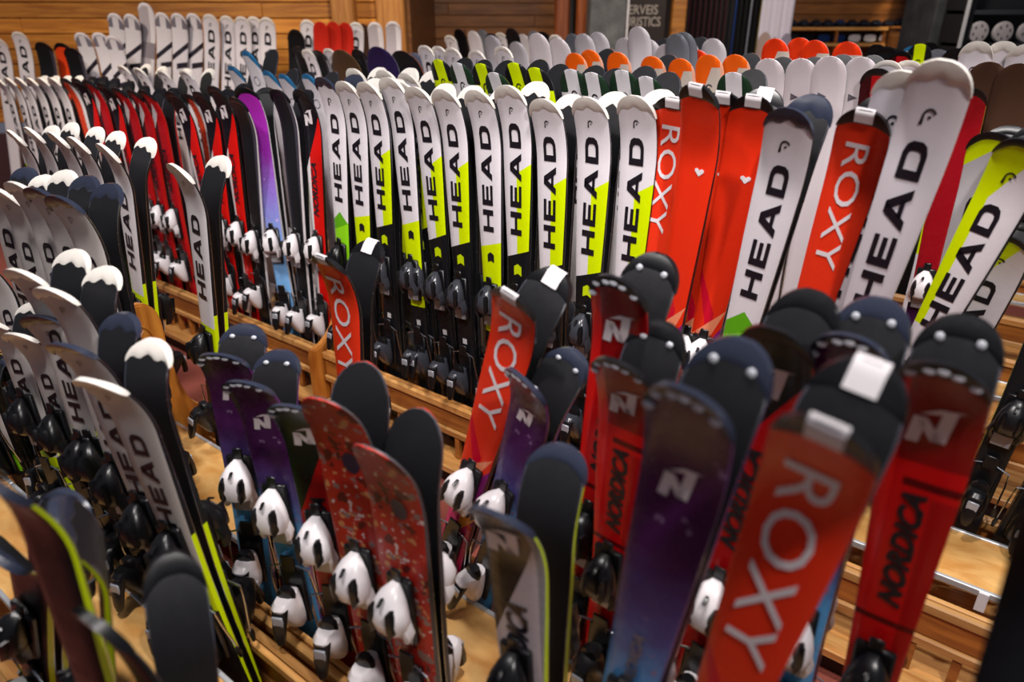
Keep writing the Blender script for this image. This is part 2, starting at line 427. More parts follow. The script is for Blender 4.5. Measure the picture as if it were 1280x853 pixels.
def shield(cx, cz, s):
    return [[(cx+x*s, cz+z*s) for x, z in ((-.4, -.5), (0, -.3), (.4, -.5), (.4, .35), (0, .6), (-.4, .35))]]

# ---------------------------------------------------------------- bindings (local: on the top sheet, outward is -y, up the ski is +z)
def toe_mesh(name, shell, inset_only=False, kid=False):
    mb = MB()
    if not inset_only:
        mb.box(-.031, .031, -.014, 0, -.055, .105, 1, .004)
        k = 1.12 if kid else 1.0
        r = []
        for z, rx, h in ((-.002, .027, .036), (.012, .034*k, .050*k), (.04, .036*k, .056*k), (.065, .031*k, .049*k), (.085, .021*k, .035*k), (.098, .010, .018)):
            r.append(ring(0, -.012-h/2, z, rx, h/2, 14, 2.4))
        mb.loft(r, 0)
        for s in (-1, 1):
            mb.loft([ring(s*.030, -.032, -.022, .006, .010, 8), ring(s*.036, -.034, 0, .008, .014, 8), ring(s*.027, -.036, .03, .008, .016, 8)], 0)
        mb.box(-.024, .024, -.020, -.013, -.05, -.012, 2, .002)
        mb.box(-.012, .012, -.017, -.010, .10, .128, 1, .003)
    else:
        k = 1.12 if kid else 1.0
        for s in (-1, 1):
            rr = []
            for z, a in ((.012, .003), (.022, .010), (.042, .012), (.062, .008), (.072, .003)):
                rr.append(ring(s*.019*k, -.050*k, z, a, .0175*k, 8, 2.2))
            mb.loft(rr, 0)
        mb.loft([ring(0, -.060*k, .080, .004, .004, 8), ring(0, -.050*k, .088, .004, .004, 8)], 0)
    return mb.mesh(name, [shell, BLK, SILV] if not inset_only else [BLK], True, 40)
def heel_mesh(name, shell):
    mb = MB()
    mb.box(-.030, .030, -.012, 0, -.088, .075, 1, .004)
    mb.loft([ring(0, -.012-h/2, z, rx, h/2, 14, 2.6) for z, rx, h in ((-.085, .016, .022), (-.07, .026, .038), (-.04, .031, .056), (-.012, .030, .072), (.012, .026, .080), (.022, .020, .070))], 0)
    mb.loft([ring(0, y, z, rx, .009, 10) for z, y, rx in ((.012, -.078, .022), (-.03, -.092, .019), (-.062, -.098, .014), (-.075, -.098, .008))], 1)
    mb.loft([ring(0, -.045, z, rx, .012, 10) for z, rx in ((.018, .024), (.034, .021), (.042, .012))], 1)
    mb.box(-.014, .014, -.098, -.092, -.03, 0.0, 2, .002)
    return mb.mesh(name, [shell, BLK, SILV], True, 40)
def brake_mesh(name):
    mb = MB()
    for s in (-1, 1):
        mb.tube([(s*.018, -.014, .085), (s*.050, -.016, .075), (s*.0535, -.012, .03), (s*.055, -.004, -.02), (s*.056, .002, -.06)], .0026, 0, 6)
        mb.loft([ring(s*.0565, -.002, -.050, .004, .005, 8), ring(s*.0575, 0, -.062, .006, .006, 8), ring(s*.058, .001, -.080, .004, .004, 8)], 1)
    mb.box(-.018, .018, -.019, -.012, .07, .112, 1, .002)
    return mb.mesh(name, [STEEL, BLK], True, 40)
BIND = {}
for nm, mt, kid in (('black', BLK, False), ('white', WHT, True), ('dark', plain('gunmetal_plastic', '#3a3c44', 0.22), False)):
    BIND[nm] = dict(toe=toe_mesh('toe_binding_'+nm, mt, False, kid), ins=toe_mesh('toe_inset_'+nm, mt, True, kid), heel=heel_mesh('heel_binding_'+nm, mt), brake=brake_mesh('brake_'+nm))

# ---------------------------------------------------------------- ski models
W = '#e4dee4'
TXT = plain('black_print', '#17131c', 0.4)
TXTW = plain('white_print', '#ece2e6', 0.4)
TXTG = plain('grey_print', '#6e6670', 0.4)
YELP = plain('yellow_print', '#c9e000', 0.4)
ADULT = Shape(1.42); SLIM = Shape(1.50, .052, .035, .043); KID = Shape(1.20, .057, .040, .048, .075, .06, .2, .015)
WIDE = Shape(1.05, .066, .056, .058, .095, .05, .2, .014); ROCK = Shape(1.62, .060, .042, .052, .085, .06, .26)
YEL = '#d3ea00'
def MOD(desc, sh, top, side, guard=None, parts=(), bind='black', base=BASEB):
    return dict(desc=desc, sh=sh, top=top, side=side, guard=guard, parts=parts, bind=bind, base=base, cache=None)
yel_side = plain('yellow_sidewall', '#c8e000', 0.4); blk_side = plain('black_sidewall', '#131316', 0.35)
split_side = layered('p_split_side', '#d0ea00', [('#17171a', [(0, 1, .60)])], .4)
red_side = plain('red_sidewall', '#c01810', 0.35); wht_side = plain('white_sidewall', '#d8d2d4', 0.35)
def htext(z0, h, x0=0.020, st=1.60, mat=None): return ('lettering', lambda sh: head_text(sh, 'lettering_h', sh.L*z0, h, x0, True, st, mat or TXT))
def hlogo(z=-.075, r=.011, cx=0.0, mat=None): return ('emblem', lambda sh: patch_mesh('emblem_arc', sh, mat or TXT, arc_logo(cx, sh.L+z, r)))
def nlogo(z=-.125, s=.055, mat=None, cx=0.0): return ('emblem', lambda sh: patch_mesh('emblem_n', sh, mat or TXTW, n_logo(cx, sh.L+z, s)))
def ntext(z0, ln=.27, h=.034, mat=None): return ('lettering', lambda sh: font_text(sh, 'lettering_n', 'NORDICA', sh.L*z0, ln, h, 0.0, False, mat or TXT, 0.042, 0.35))
def rtext(z0=-.075, ln=.32, h=.060): return ('lettering', lambda sh: font_text(sh, 'lettering_r', 'ROXY', sh.L+z0, ln, h, -.002, True, TXTW, 0.0, 0))
def shl(z, s, mat=None): return ('shield_print', lambda sh: patch_mesh('shield_p', sh, mat or TXT, shield(0.003, sh.L*z, s)))
stick = ('sticker', lambda sh: patch_mesh('sticker_p', sh, plain('sticker_white', '#c9c6c8', .5), [[(-.009, .345*sh.L), (.011, .345*sh.L), (.011, .345*sh.L+.022), (-.009, .345*sh.L+.022)]]))
GW = lambda: ('wave', CREAM)
roxy_layers = [('#d81030', [(2.4, 1, .54), (-1.5, -1, -.60), (-1, 0, -.012)]), ('#f7926c', [(-2.2, 1, .50), (.8, -1, -.56)]), ('#8f1d78', [(1.5, 1, .44), (1.4, -1, -.50), (1, 0, -.012)]),
               ('#e0337a', [(1.2, 1, .16), (-.8, -1, -.40)]), ('#f2a33b', [(-1.6, 1, .34), (1.0, -1, -.43), (1, 0, .0)])]
M = {
 'head_yel': MOD('white ski with neon yellow flank and bold black letters', ADULT,
    layered('p_head_yel', W, [('#16161a', [(.26, -1, -.622)]), (YEL, [(1, 0, .0), (.45, -1, -.81), (-.26, 1, .622)])], 0.25), blk_side, ('wave', CREAM),
    [htext(.668, .044), hlogo(), shl(.582, .038, YELP), stick], 'dark'),
 'head_wy': MOD('white ski turning neon yellow below its dark letters', ADULT,
    layered('p_head_wy', W, [(YEL, [(.2, -1, -.635)]), ('#16161a', [(0, -1, -.40)])], 0.25), blk_side, ('wave', CREAM), [htext(.668, .044), hlogo(), shl(.602, .034), stick], 'dark'),
 'head_wy_s': MOD('slim white and yellow ski with small black letters', SLIM,
    layered('p_head_wys', '#dcd6da', [(YEL, [(0, -1, -.56)]), ('#16161a', [(0, -1, -.38)])], 0.3), split_side, ('wave', CREAM), [htext(.64, .042), hlogo(), shl(.53, .028)]),
 'head_green': MOD('white ski with green arrow and bold black letters', ADULT,
    layered('p_head_green', W, [('#5fae1a', [(.7, -1, -.63), (-.7, -1, -.63)]), ('#8fdc1e', [(.35, -1, -.585)]), ('#16161a', [(0, -1, -.42)])], 0.25), blk_side, ('wave', NAVY), [htext(.66, .044, .022, 1.55), hlogo(-.09, .015)]),
 'head_big': MOD('large glossy white ski with cream tip and black letters', ADULT,
    layered('p_head_big', '#e2dbe2', [(YEL, [(0, 1, .44), (0, -1, -.56)]), ('#e2dbe2', [(0, 1, .465), (0, -1, -.535), (1, 0, -.012)])], 0.18, coat=.4), wht_side, ('wave', CREAM), [htext(.655, .045, .018, 1.5), hlogo(-.10, .016)]),
 'head_shade': MOD('pale grey ski with blue-black tip and dark letters', ADULT,  # white top sheet, greyed in its colour to stand for shade
    layered('p_head_shade', '#c4bcb8', [('#3f7d1c', [(.7, -1, -.55), (-.7, -1, -.55)]), ('#8fdc1e', [(0, -1, -.50)]), ('#16161a', [(0, -1, -.40)])], 0.4), blk_side, ('wave', NAVY), [htext(.62, .042), hlogo(-.08, .012, 0, TXTG)]),
 'head_lime': MOD('pale grey and lime ski with cream tip', ADULT,  # grey of the base colour is shade painted onto a white ski
    layered('p_head_lime', '#c9c3bf', [('#9be51c', [(-1, -1, -.56), (-1, 0, .001)]), (YEL, [(0, -1, -.50)]), ('#16161a', [(0, -1, -.38)])], 0.4), split_side, ('wave', CREAM), [htext(.62, .04), hlogo(-.08, .012, 0, TXTG)]),
 'head_y2': MOD('neon yellow and white ski with black striped tip', ADULT,
    layered('p_head_y2', W, [(YEL, [(-1.6, 1, .925)]), (YEL, [(-1, 0, .024), (0, 1, .62)]), ('#7bc422', [(0, -1, -.50)]), ('#15161a', [(0, -1, -.40)])], 0.25), blk_side, ('edge', BLK), [htext(.62, .045, .018), hlogo(-.10, .016, .0)]),
 'head_corner': MOD('white ski with dark green corner guards and arc logo', ADULT,
    layered('p_head_corner', '#dcd8de', [('#1c3323', [(.7, 1, .965), (1, 0, .024), (0, 1, .945)]), ('#1c3323', [(-.7, 1, .965), (-1, 0, .024), (0, 1, .945)])], 0.3), blk_side, None, [hlogo(-.085, .016), htext(.68, .036)]),
 'head_ycorner': MOD('neon yellow ski with black corner guards and arc logo', ADULT,
    layered('p_head_ycorner', YEL, [('#16161a', [(.7, 1, .965), (1, 0, .024), (0, 1, .945)]), ('#16161a', [(-.7, 1, .965), (-1, 0, .024), (0, 1, .945)]), (W, [(0, -1, -.86)])], 0.3), blk_side, None, [hlogo(-.085, .016), htext(.68, .036)]),
 'roxy': MOD('coral red ski with thin white letters', KID, layered('p_roxy', '#f0381c', roxy_layers, 0.22), blk_side, ('rect', BLK), [rtext()], 'white'),
 'roxy_a': MOD('coral red ski with thin white letters', ADULT, layered('p_roxy', '#f0381c', roxy_layers, 0.22), blk_side, ('rect', BLK), [rtext(-.075, .30, .05)], 'white'),
 'roxy_heart': MOD('plain coral red ski with small white heart mark', ADULT, layered('p_roxyh', '#ee3216', roxy_layers, 0.22), blk_side, ('rect', BLK), [('emblem', lambda sh: patch_mesh('emblem_heart', sh, TXTW, heart_logo(.015, sh.L-.21, .022)))], 'white'),
 'nord_red': MOD('bright red ski with white angular emblem and black script', KID,
    layered('p_nord_red', '#c80d12', [('#8e0a10', [(0, 1, .845)]), ('#e01a16', [(-1, 0, .034)]), ('#5a060a', [(0, 1, .81), (0, -1, -.822), (1, 0, -.02)]), ('#a30a10', [(1, 0, .02), (0, -1, -.8)]), ('#5a060a', [(0, 1, .585), (0, -1, -.595)])], 0.22), red_side, ('dots', BLK),
    [nlogo(-.115, .06), ntext(.62, .22, .034)], 'black'),
 'nord_blk': MOD('black and red ski with white angular emblem and black script', KID,
    layered('p_nord_blk', '#b80f14', [('#141115', [(-1.6, 1, .835)])], 0.22), red_side, ('plainblk', BLK), [nlogo(-.115, .062, None, -.004), ntext(.60, .23, .036)], 'white'),
 'nord_blk_a': MOD('red and white ski with black top and angular emblem', ADULT,
    layered('p_nord_blka', '#d3140f', [('#e4dfe0', [(-1, 0, .022)]), ('#16131a', [(-1.6, 1, .83)])], 0.22), blk_side, ('plainblk', BLK), [nlogo(-.12, .06), ntext(.60, .25, .036)], 'white'),
 'nord_wht': MOD('black and grey-white ski with angular emblem and yellow edge', KID,
    layered('p_nord_wht', '#c7b9bd', [('#1d191c', [(-2.6, 1, .80)]), ('#8f8c90', [(1, 0, .043)])], 0.25), yel_side, ('plainblk', NAVY), [nlogo(-.110, .075, None, -.010), ntext(.55, .26, .045)], 'black'),
 'nord_grn': MOD('dark green and red ski with pale angular emblem', KID,
    layered('p_nord_grn', '#b20e12', [('#131d14', [(-2.4, 1, .79)])], 0.3), wht_side, ('dots', NAVY), [nlogo(-.125, .06), ntext(.52, .25, .036)], 'white'),
 'purple': MOD('dark purple to sky blue ski with snowflakes and pale emblem', KID,
    layered('p_purple', '#301232', [], 0.25, speck=[('#8a6b92', 42, .69)], grad=[(0.0, '#4d9fdf'), (.52, '#5aa6e0'), (.64, '#4f4a86'), (.76, '#4a1c54'), (1.0, '#4a1a46')]), plain('purple_sidewall', '#5e2b75', .35), ('dots', NAVY),
    [nlogo(-.16, .05), ntext(.50, .16, .018, TXTG)], 'white'),
 'redpat': MOD('red speckled broad ski with dark oval badge', WIDE,
    layered('p_redpat', '#b3261a', [], 0.4, speck=[('#8b6f6a', 30, .60), ('#c98a58', 47, .635), ('#d8c4c0', 61, .65), ('#5d1a16', 19, .62)]), plain('dull_edge', '#4a4446', .5), None,
    [('badge', lambda sh: patch_mesh('badge_oval', sh, plain('navy_print', '#20193a', .4), [disc(.014, sh.L-.17, .026, 14, .75)]))], 'white'),
 'black': MOD('plain black ski', KID, layered('p_black', '#141417', [], .3), blk_side, ('plainblk', BLK), [], 'white'),
 'blackw': MOD('black topped ski with pale edge', ADULT, layered('p_blackw', '#18181b', [('#3a3640', [(1, 0, .038)])], .3), wht_side, ('plainblk', BLK), [], 'white'),
 'magenta': MOD('magenta fading to pale blue ski', ADULT, layered('p_magenta', '#8a1f9a', [], .25, speck=[('#d8b6e0', 16, .70)], grad=[(0, '#5fa8e0'), (.45, '#7fb0e6'), (.66, '#8a6fc8'), (.8, '#8f2aa0'), (1, '#a0249a')]), wht_side, ('plainblk', BLK), [], 'white'),
 'orange': MOD('orange red ski with black tip', ADULT, layered('p_orange', '#e0431c', [('#d9d3d6', [(1, 0, .026)])], .25), blk_side, ('plainblk', BLK), [], 'white'),
 'red': MOD('deep red ski with black script', ADULT, layered('p_red', '#b3121a', [('#3d0a10', [(-1, 0, .018)]), ('#cfc6c8', [(-1, 1, .90), (1, -1, -.945), (-1, 0, -.01)])], .25), red_side, ('plainblk', BLK), [ntext(.60, .25, .034)], 'white'),
 'white_tri': MOD('broad plain white ski with dark triangle mark', ROCK, layered('p_wtri', '#cfc6cb', [], .35), wht_side, None, [('emblem', lambda sh: patch_mesh('emblem_tri', sh, plain('grey_mark', '#57525a', .4), tri_logo(-.018, sh.L-.16, .03)))], 'black'),
 'white': MOD('broad plain pale grey ski', ROCK, layered('p_white', '#c9c2c8', [], .35), wht_side, None, [], 'black'),
 'grey': MOD('plain slate grey ski', ROCK, layered('p_grey', '#6d7078', [], .35), blk_side, None, [], 'black'),
 'orange_tip': MOD('pale ski with orange ribbed tip', ROCK, layered('p_otip', '#c9bfb4', [('#f0620e', [(-1.6, 1, .945)]), ('#f0620e', [(0, 1, .965)]), ('#e8a98c', [(1, 0, .048)])], .3), plain('salmon_sidewall', '#e6a58c', .35), None, [hlogo(-.15, .02)], 'black'),
 'red_tip': MOD('pale ski with red ribbed tip', ROCK, layered('p_rtip', '#c9bfb4', [('#ee3a12', [(-1.6, 1, .945)]), ('#ee3a12', [(0, 1, .965)])], .3), wht_side, None, [hlogo(-.15, .02)], 'black'),
 'brown': MOD('dark brown wooden looking ski base', ROCK, layered('p_brown', '#4a3226', [], .35), wht_side, None, [], 'black'),
 'bars': MOD('white ski with dark slanted bars', SLIM, layered('p_bars', '#d9d3d8', [('#2a2630', [(-.6, 1, .845), (.6, -1, -.868)]), ('#2a2630', [(-.2, 1, .79), (.2, -1, -.812), (1, 0, -.02)]), ('#77717c', [(0, 1, .945)]), ('#d9d3d8', [(0, 1, .945), (1, 0, -.02), (-1, 0, -.02)])], .25), wht_side, ('edge', WHT), [], 'white'),
 'silver': MOD('tall silver grey ski with white tip', SLIM, layered('p_silver', '#b1a8ae', [('#dcd6da', [(20, 1, 1.3)]), ('#8a8288', [(0, 1, .8), (0, -1, -.86)])], .25), wht_side, ('edge', WHT), [], 'white'),
 'head_wall': MOD('white ski with tall black letters', SLIM, layered('p_hwall', '#d8d2d8', [], .3), wht_side, ('edge', CREAM), [htext(.715, .042), hlogo(-.06, .012)], 'black'),
 'redplain': MOD('plain red ski with dark window mark', SLIM, layered('p_redplain', '#b9261a', [('#15131a', [(1, 0, -.012), (-1, 0, -.022), (0, 1, .80), (0, -1, -.86)])], .3), red_side, None, [], 'black'),
 'bluetip': MOD('white grey ski with blue tip', ADULT, layered('p_bluetip', '#cbc5ca', [('#2b6d9a', [(.8, 1, .985)]), ('#2b6d9a', [(0, 1, .982)])], .3), blk_side, None, [('emblem', lambda sh: patch_mesh('emblem_ringr', sh, TXT, [[(0+.022*math.cos(a), sh.L-.14+.022*math.sin(a)), (.022*math.cos(b), sh.L-.14+.022*math.sin(b)), (.019*math.cos(b), sh.L-.14+.019*math.sin(b)), (.019*math.cos(a), sh.L-.14+.019*math.sin(a))] for a, b in [(k*math.pi/8, (k+1)*math.pi/8) for k in range(16)]]))], 'white'),
 'tiny_black': MOD('small plain black ski', Shape(.78, .044, .034, .038, .07, .045, .16, .014), layered('p_black', '#141417', [], .3), blk_side, ('plainblk', BLK), [], 'black'),
 'head_slash': MOD('pale ski with yellow slashed black tip', ADULT, layered('p_head_slash', '#b9b6ba', [(YEL, [(-.6, 1, .965)]), (YEL, [(0, -1, -.55)])], .3), blk_side, ('edge', BLK), [htext(.62, .045, .018)]),
 'dark_lime': MOD('black ski with lime edge', ADULT, layered('p_dlime', '#1a1a1d', [], .3), yel_side, ('wave', NAVY), [], 'black'),
 'purpyel': MOD('red to purple ski with yellow and white binding', ADULT, layered('p_purpyel', '#9b0f1c', [('#3a1440', [(0, -1, -.50)])], .25), yel_side, ('plainblk', BLK), [], 'white'),
}
M['purple']['plural'] = 1
def build_model(key):
    m = M[key]
    if m['cache']: return m['cache']
    sh = m['sh']; P = []
    P.append(('ski_body', body_mesh('ski_body_'+key, sh, m['top'], m['side'])))
    P.append(('running_base', base_mesh('running_base_'+key, sh, m['base'], STEEL)))
    g = m['guard']
    if g:
        kind, mat = g
        if kind == 'wave': gm = guard_mesh('tip_guard_'+key, sh, mat, .036, .006, .020)
        elif kind == 'edge': gm = guard_mesh('tip_guard_'+key, sh, mat, .020, 0, .035)
        elif kind == 'rect': gm = guard_mesh('tip_guard_'+key, sh, mat, .034, 0, .012)
        else: gm = guard_mesh('tip_guard_'+key, sh, mat, .026, 0, .03)
        sub = []
        if kind in ('dots', 'rect'): sub.append(('stud' if kind == 'dots' else 'tip_patch', marks_mesh('tip_marks_'+key, sh, DOT if kind == 'dots' else WHT, kind)))
        P.append(('tip_guard', gm, sub))
    for nm, fn in m['parts']:
        P.append((nm, fn(sh)))
    m['cache'] = P; return P
USED = {}
DEFER = []
LANDMARK = {}
def bind_z(m, sz):
    L = m['sh'].L*sz; junior = L < 1.28; gap = .20 if junior else .27; zt = max(.46*L, .325+gap)
    return zt/sz, (zt-gap)/sz
def add_ski(key, mat4, sz, label, detail=True, bind=True, group=None, mirror_bind=None):
    m = M[key]; sh = m['sh']
    r = empty('ski'); r.matrix_world = mat4 @ Matrix.Diagonal((1, 1, sz, 1))
    tag(r, label, 'ski')
    for p in build_model(key):
        o = mobj(p[0], p[1], r)
        if len(p) > 2:
            for s in p[2]: mobj(s[0], s[1], o)
    if bind:
        b = BIND[m['bind'] if mirror_bind is None else mirror_bind]
        zt, zh = bind_z(m, sz)
        for nm, k, z in (('toe_binding', 'toe', zt), ('heel_binding', 'heel', zh), ('brake', 'brake', zh)):
            o = mobj(nm, b[k], r); o.location = (0, -sh.t(z)/2-.002, z); o.scale = (1, 1, 1/sz)
            if nm == 'toe_binding': mobj('inset', b['ins'], o)
    return r
def frame(foot, tip, facing, sh):
    """tail at foot, tip end at tip; returns matrix (unit scale) and length scale"""
    f = facing.normalized(); aim = Vector(tip)
    for _ in range(3):
        zax = (aim-foot).normalized(); y = -(f-zax*f.dot(zax)).normalized()      # local -y faces f
        aim = Vector(tip)+y*sh.up
    ln = (aim-foot).length; x = y.cross(zax).normalized()
    mt = Matrix((( x.x, y.x, zax.x, foot.x), (x.y, y.y, zax.y, foot.y), (x.z, y.z, zax.z, foot.z), (0, 0, 0, 1)))
    return mt, ln/sh.L
# small shifts that keep neighbouring skis and rails from touching: across the slot, lean of the tip, foot along the rack, turn, partner kept
FIXES = {0: (0.015, 0, 0, 0, 1), 1: (0.03, 0, -0.08, 0, 1), 2: (0.03, 0, 0, 0, 1), 4: (0.015, 0.06, -0.08, 10, 1), 5: (0, 0, -0.08, 0, 1), 6: (0, -0.03, -0.08, -10, 1),
    7: (0, 0, -0.08, 0, 1), 8: (0, 0, -0.05, 0, 1), 9: (0, 0, -0.05, 0, 1), 10: (0, 0, -0.05, 0, 1), 11: (0, 0, -0.05, 0, 1), 12: (0.015, 0, -0.025, 0, 1), 13: (0, 0, -0.08,
    0, 1), 14: (0.015, 0, -0.025, 0, 1), 16: (0.015, 0, 0, 0, 1), 17: (0, 0, -0.025, 0, 1), 18: (0, 0, -0.025, 0, 1), 19: (0, 0, -0.025, 0, 1), 20: (0.03, 0.1, -0.08, 0, 0),
    21: (0, 0.1, 0, 0, 1), 22: (0, 0.06, -0.08, 0, 1), 24: (0.015, 0, -0.025, 0, 1), 25: (0.015, 0, -0.08, 0, 1), 26: (0.03, 0.06, -0.08, -10, 0), 27: (-0.012, 0, 0, 0, 0),
    30: (0.015, 0, -0.025, 0, 1), 31: (0, 0, -0.025, 0, 1), 33: (0, 0, -0.025, 0, 1), 34: (0.015, 0, 0, 0, 1), 41: (-0.015, 0, 0, 0, 1), 42: (-0.015, 0, 0, 0, 1), 43:
    (-0.015, 0, 0, 0, 1), 44: (-0.03, -0.03, 0.08, 0, 1), 45: (-0.015, 0, 0.025, -10, 1), 48: (0, 0, 0.025, 0, 1), 49: (-0.015, 0, 0, 0, 1), 50: (-0.015, 0, 0, 0, 1), 51:
    (-0.015, 0, 0, 0, 1), 52: (-0.015, 0, 0, 0, 1), 53: (-0.015, 0, 0, 0, 1), 54: (-0.015, 0, 0, 0, 1), 57: (-0.012, 0, -0.025, -10, 1), 59: (0, 0.03, 0, 10, 1), 61: (0,
    -0.03, 0.05, -10, 1), 62: (-0.012, 0, 0.08, -20, 1), 68: (-0.015, 0, 0, 0, 1), 69: (-0.015, 0, 0, 0, 1), 70: (-0.015, -0.06, -0.025, 0, 1), 71: (0, 0, 0, 0, 0), 72: (0,
    0, 0, 10, 0), 73: (0, -0.1, 0.025, 0, 1), 74: (-0.015, 0, 0, 0, 1), 75: (0.012, 0.06, -0.08, 0, 0), 76: (-0.015, -0.03, 0.025, 0, 1), 78: (-0.012, -0.03, 0, 0, 1), 79:
    (0, -0.1, 0, 0, 1), 81: (-0.012, -0.03, 0, 0, 1), 82: (0.03, 0, 0, 0, 1), 83: (-0.015, 0, 0, 0, 1), 84: (0, -0.03, 0, 0, 1), 85: (0, -0.03, 0.025, 0, 1), 86: (0, -0.06,
    0.05, 0, 1), 87: (0, -0.03, 0.08, 0, 1), 88: (-0.015, -0.03, 0.08, 0, 1), 89: (0, -0.03, 0, 0, 1), 90: (-0.015, -0.03, 0, 0, 1), 91: (0, -0.03, 0, 0, 1), 92: (-0.015,
    -0.03, 0, 0, 1), 93: (-0.015, 0, 0, 0, 1), 94: (-0.015, 0.03, 0, 0, 1), 95: (-0.015, 0, 0, 0, 1), 96: (-0.015, 0, 0, 0, 1), 97: (-0.015, 0, 0, 0, 1), 98: (-0.015, 0, 0,
    0, 1), 99: (-0.015, 0, 0, 0, 1), 100: (-0.015, 0, 0, 0, 1), 101: (-0.015, 0, 0, 0, 1), 102: (-0.015, 0, 0, 0, 1), 103: (-0.015, 0, 0, 0, 1), 104: (-0.015, 0, 0, 0, 1),
    105: (-0.015, 0, 0, 0, 1), 106: (-0.015, 0, 0, 0, 1), 107: (-0.015, -0.1, -0.08, 0, 1), 108: (-0.015, 0.1, 0.025, 0, 1), 110: (-0.015, 0, 0, 0, 1), 111: (-0.015, 0, 0.08,
    0, 1), 112: (0.02, 0, 0, 0, 1), 116: (-0.02, 0, 0, 0, 1), 117: (0, 0, 0.025, 0, 1), 119: (0.02, 0, 0, 0, 1), 121: (0.02, 0, 0, 0, 1), 125: (0, 0, 0.025, 0, 1), 126:
    (0.02, 0, 0, 0, 1), 129: (0.02, 0, 0, 0, 1), 134: (-0.02, 0, 0, 0, 1), 135: (0.02, 0, 0, 0, 1), 136: (0.02, 0, 0, 0, 1), 137: (-0.04, 0, 0, 0, 1), 139: (0.02, 0, 0, 0,
    1), 142: (0.02, 0, 0, 0, 1), 143: (-0.06, 0, 0, 0, 1), 144: (-0.02, -0.03, 0.08, 0, 1), 146: (0.02, 0, 0, 0, 1), 150: (-0.02, 0, 0, 0, 1), 152: (0.04, 0, 0, 0, 1), 153:
    (-0.04, 0, 0, 0, 1), 155: (0.02, 0, 0, 0, 1), 162: (0, 0.03, 0, 0, 1), 172: (0, 0.03, 0, 0, 1), 173: (0.03, 0, 0, 0, 1), 174: (0.06, 0, -0.08, 0, 1), 175: (-0.03, 0, 0,
    0, 1), 177: (0.06, 0, 0.08, 0, 1), 178: (0.15, 0.03, 0, 0, 1), 179: (0.12, 0, 0.08, 0, 1), 180: (0.03, 0, 0.08, 0, 1), 182: (0.03, 0, -0.08, 0, 1), 183: (0.12, 0, -0.08,
    0, 1), 198: (-0.02, 0, 0, 0, 1), 199: (-0.02, 0, 0, 0, 1), 202: (0.02, 0, 0, 0, 1), 203: (0.02, 0, 0, 0, 1), 206: (0.02, 0, 0, 0, 1), 208: (-0.02, 0, 0, 0, 1), 210:
    (0.02, 0, 0, 0, 1), 213: (0.02, 0, 0, 0, 1), 214: (-0.02, 0, 0, 0, 1), 215: (-0.02, 0, 0, 0, 1)}
IDX = [0]
def ski_pair(row, u, v, u2, v2, key, where, label=None, partner=True, yaw=0.0, ntip=None, plabel=None, bind=True, pkey=None, gap=0.0, plean=0.0, pbind=True, flip=False):
    """foot on the slot line of a row, tip on the sight line of pixel (u, v) at the row's own depth"""
    nf, zf, dvec, nvec = row
    rt = ray(u, v); nt_ = nf-0.055 if ntip is None else ntip
    sh = M[key]['sh']; idx = IDX[0]; IDX[0] += 1
    def place(dn, dt, ds, dyaw, part):
        tip = CAM+rt*((nt_+dn+dt)/rt.dot(nvec))
        if u2 is None: s = tip.dot(dvec)
        else:
            pn = rt.cross(ray(u2, v2)); s = -(pn.dot(nvec*(nf+dn)+Z*(zf-H)))/pn.dot(dvec)
        foot = dvec*(s+ds)+nvec*(nf+dn)+Z*zf
        lean = (tip-foot).angle(Z); foot.z += .003+.052*math.sin(lean)
        mt, sz = frame(foot, tip, Matrix.Rotation(math.radians(yaw+dyaw), 4, 'Z') @ (-nvec), sh)
        out = [(key, mt, sz, bind)]
        if partner and part:
            m2 = mt @ Matrix.Translation((0, 0.022+gap, 0)) @ Matrix.Rotation(math.radians(-1.2-plean), 4, 'X') @ Matrix.Rotation(math.pi, 4, 'Z')
            out.append((key, m2, sz, pbind))
        return out, tip
    fix = FIXES.get(idx, (0, 0, 0, 0, 1))
    out, tip = place(*fix)
    front = add_ski(key, out[0][1], out[0][2], label or 'x', bind=bind)
    if not label: DEFER.append((front, key, where, tip.dot(dvec), False))
    if len(out) > 1:
        po = add_ski(key, out[1][1], out[1][2], plabel or 'x', bind=pbind)
        if not plabel: DEFER.append((po, key, where, tip.dot(dvec), True))
    return front
def row(nf, zf=0.115, ang=None):
    if ang is None: return (nf, zf, D, N)
    d = Vector((math.cos(ang), math.sin(ang), 0)); return (nf, zf, d, Vector((-d.y, d.x, 0)))

# ---------------------------------------------------------------- the setting
def slab(name, x0, x1, y0, y1, z0, z1, mat, parent=None, kind=None, bev=0.0, rz=0.0):
    mb = MB(); mb.box(x0, x1, y0, y1, z0, z1, 0, bev); o = mobj(name, mb.mesh(name, [mat], False), parent)
    if kind: o['kind'] = kind
    return o
fl = slab('floor', -9, 9, -2.5, 11, -0.06, 0, floor_mat(), kind='structure')
def plank_wall(name, x0, x1, y, z0, z1, mat, h=0.105, ln=2.6):
    back = slab(name, x0, x1, y, y+0.08, z0, z1, WALLD, kind='structure')
    z = z0; k = 0
    while z < z1:
        x = x0-(k*0.83 % ln)
        while x < x1:
            a, b = max(x0, x), min(x1, x+ln)
            if b-a > .05: slab('plank', a+.001, b-.001, y-.016, y, z+.003, z+h-.003, mat, back, bev=.004)
            x += ln
        z += h; k += 1
    return back
plank_wall('wall_back', -6.4, -0.80, 5.75, 0.9, 2.7, WALLW)
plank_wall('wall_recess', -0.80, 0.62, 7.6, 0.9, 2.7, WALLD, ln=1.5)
slab('wall_return', -0.80, -0.74, 5.75, 7.6, 0, 2.7, WALLD, kind='structure')
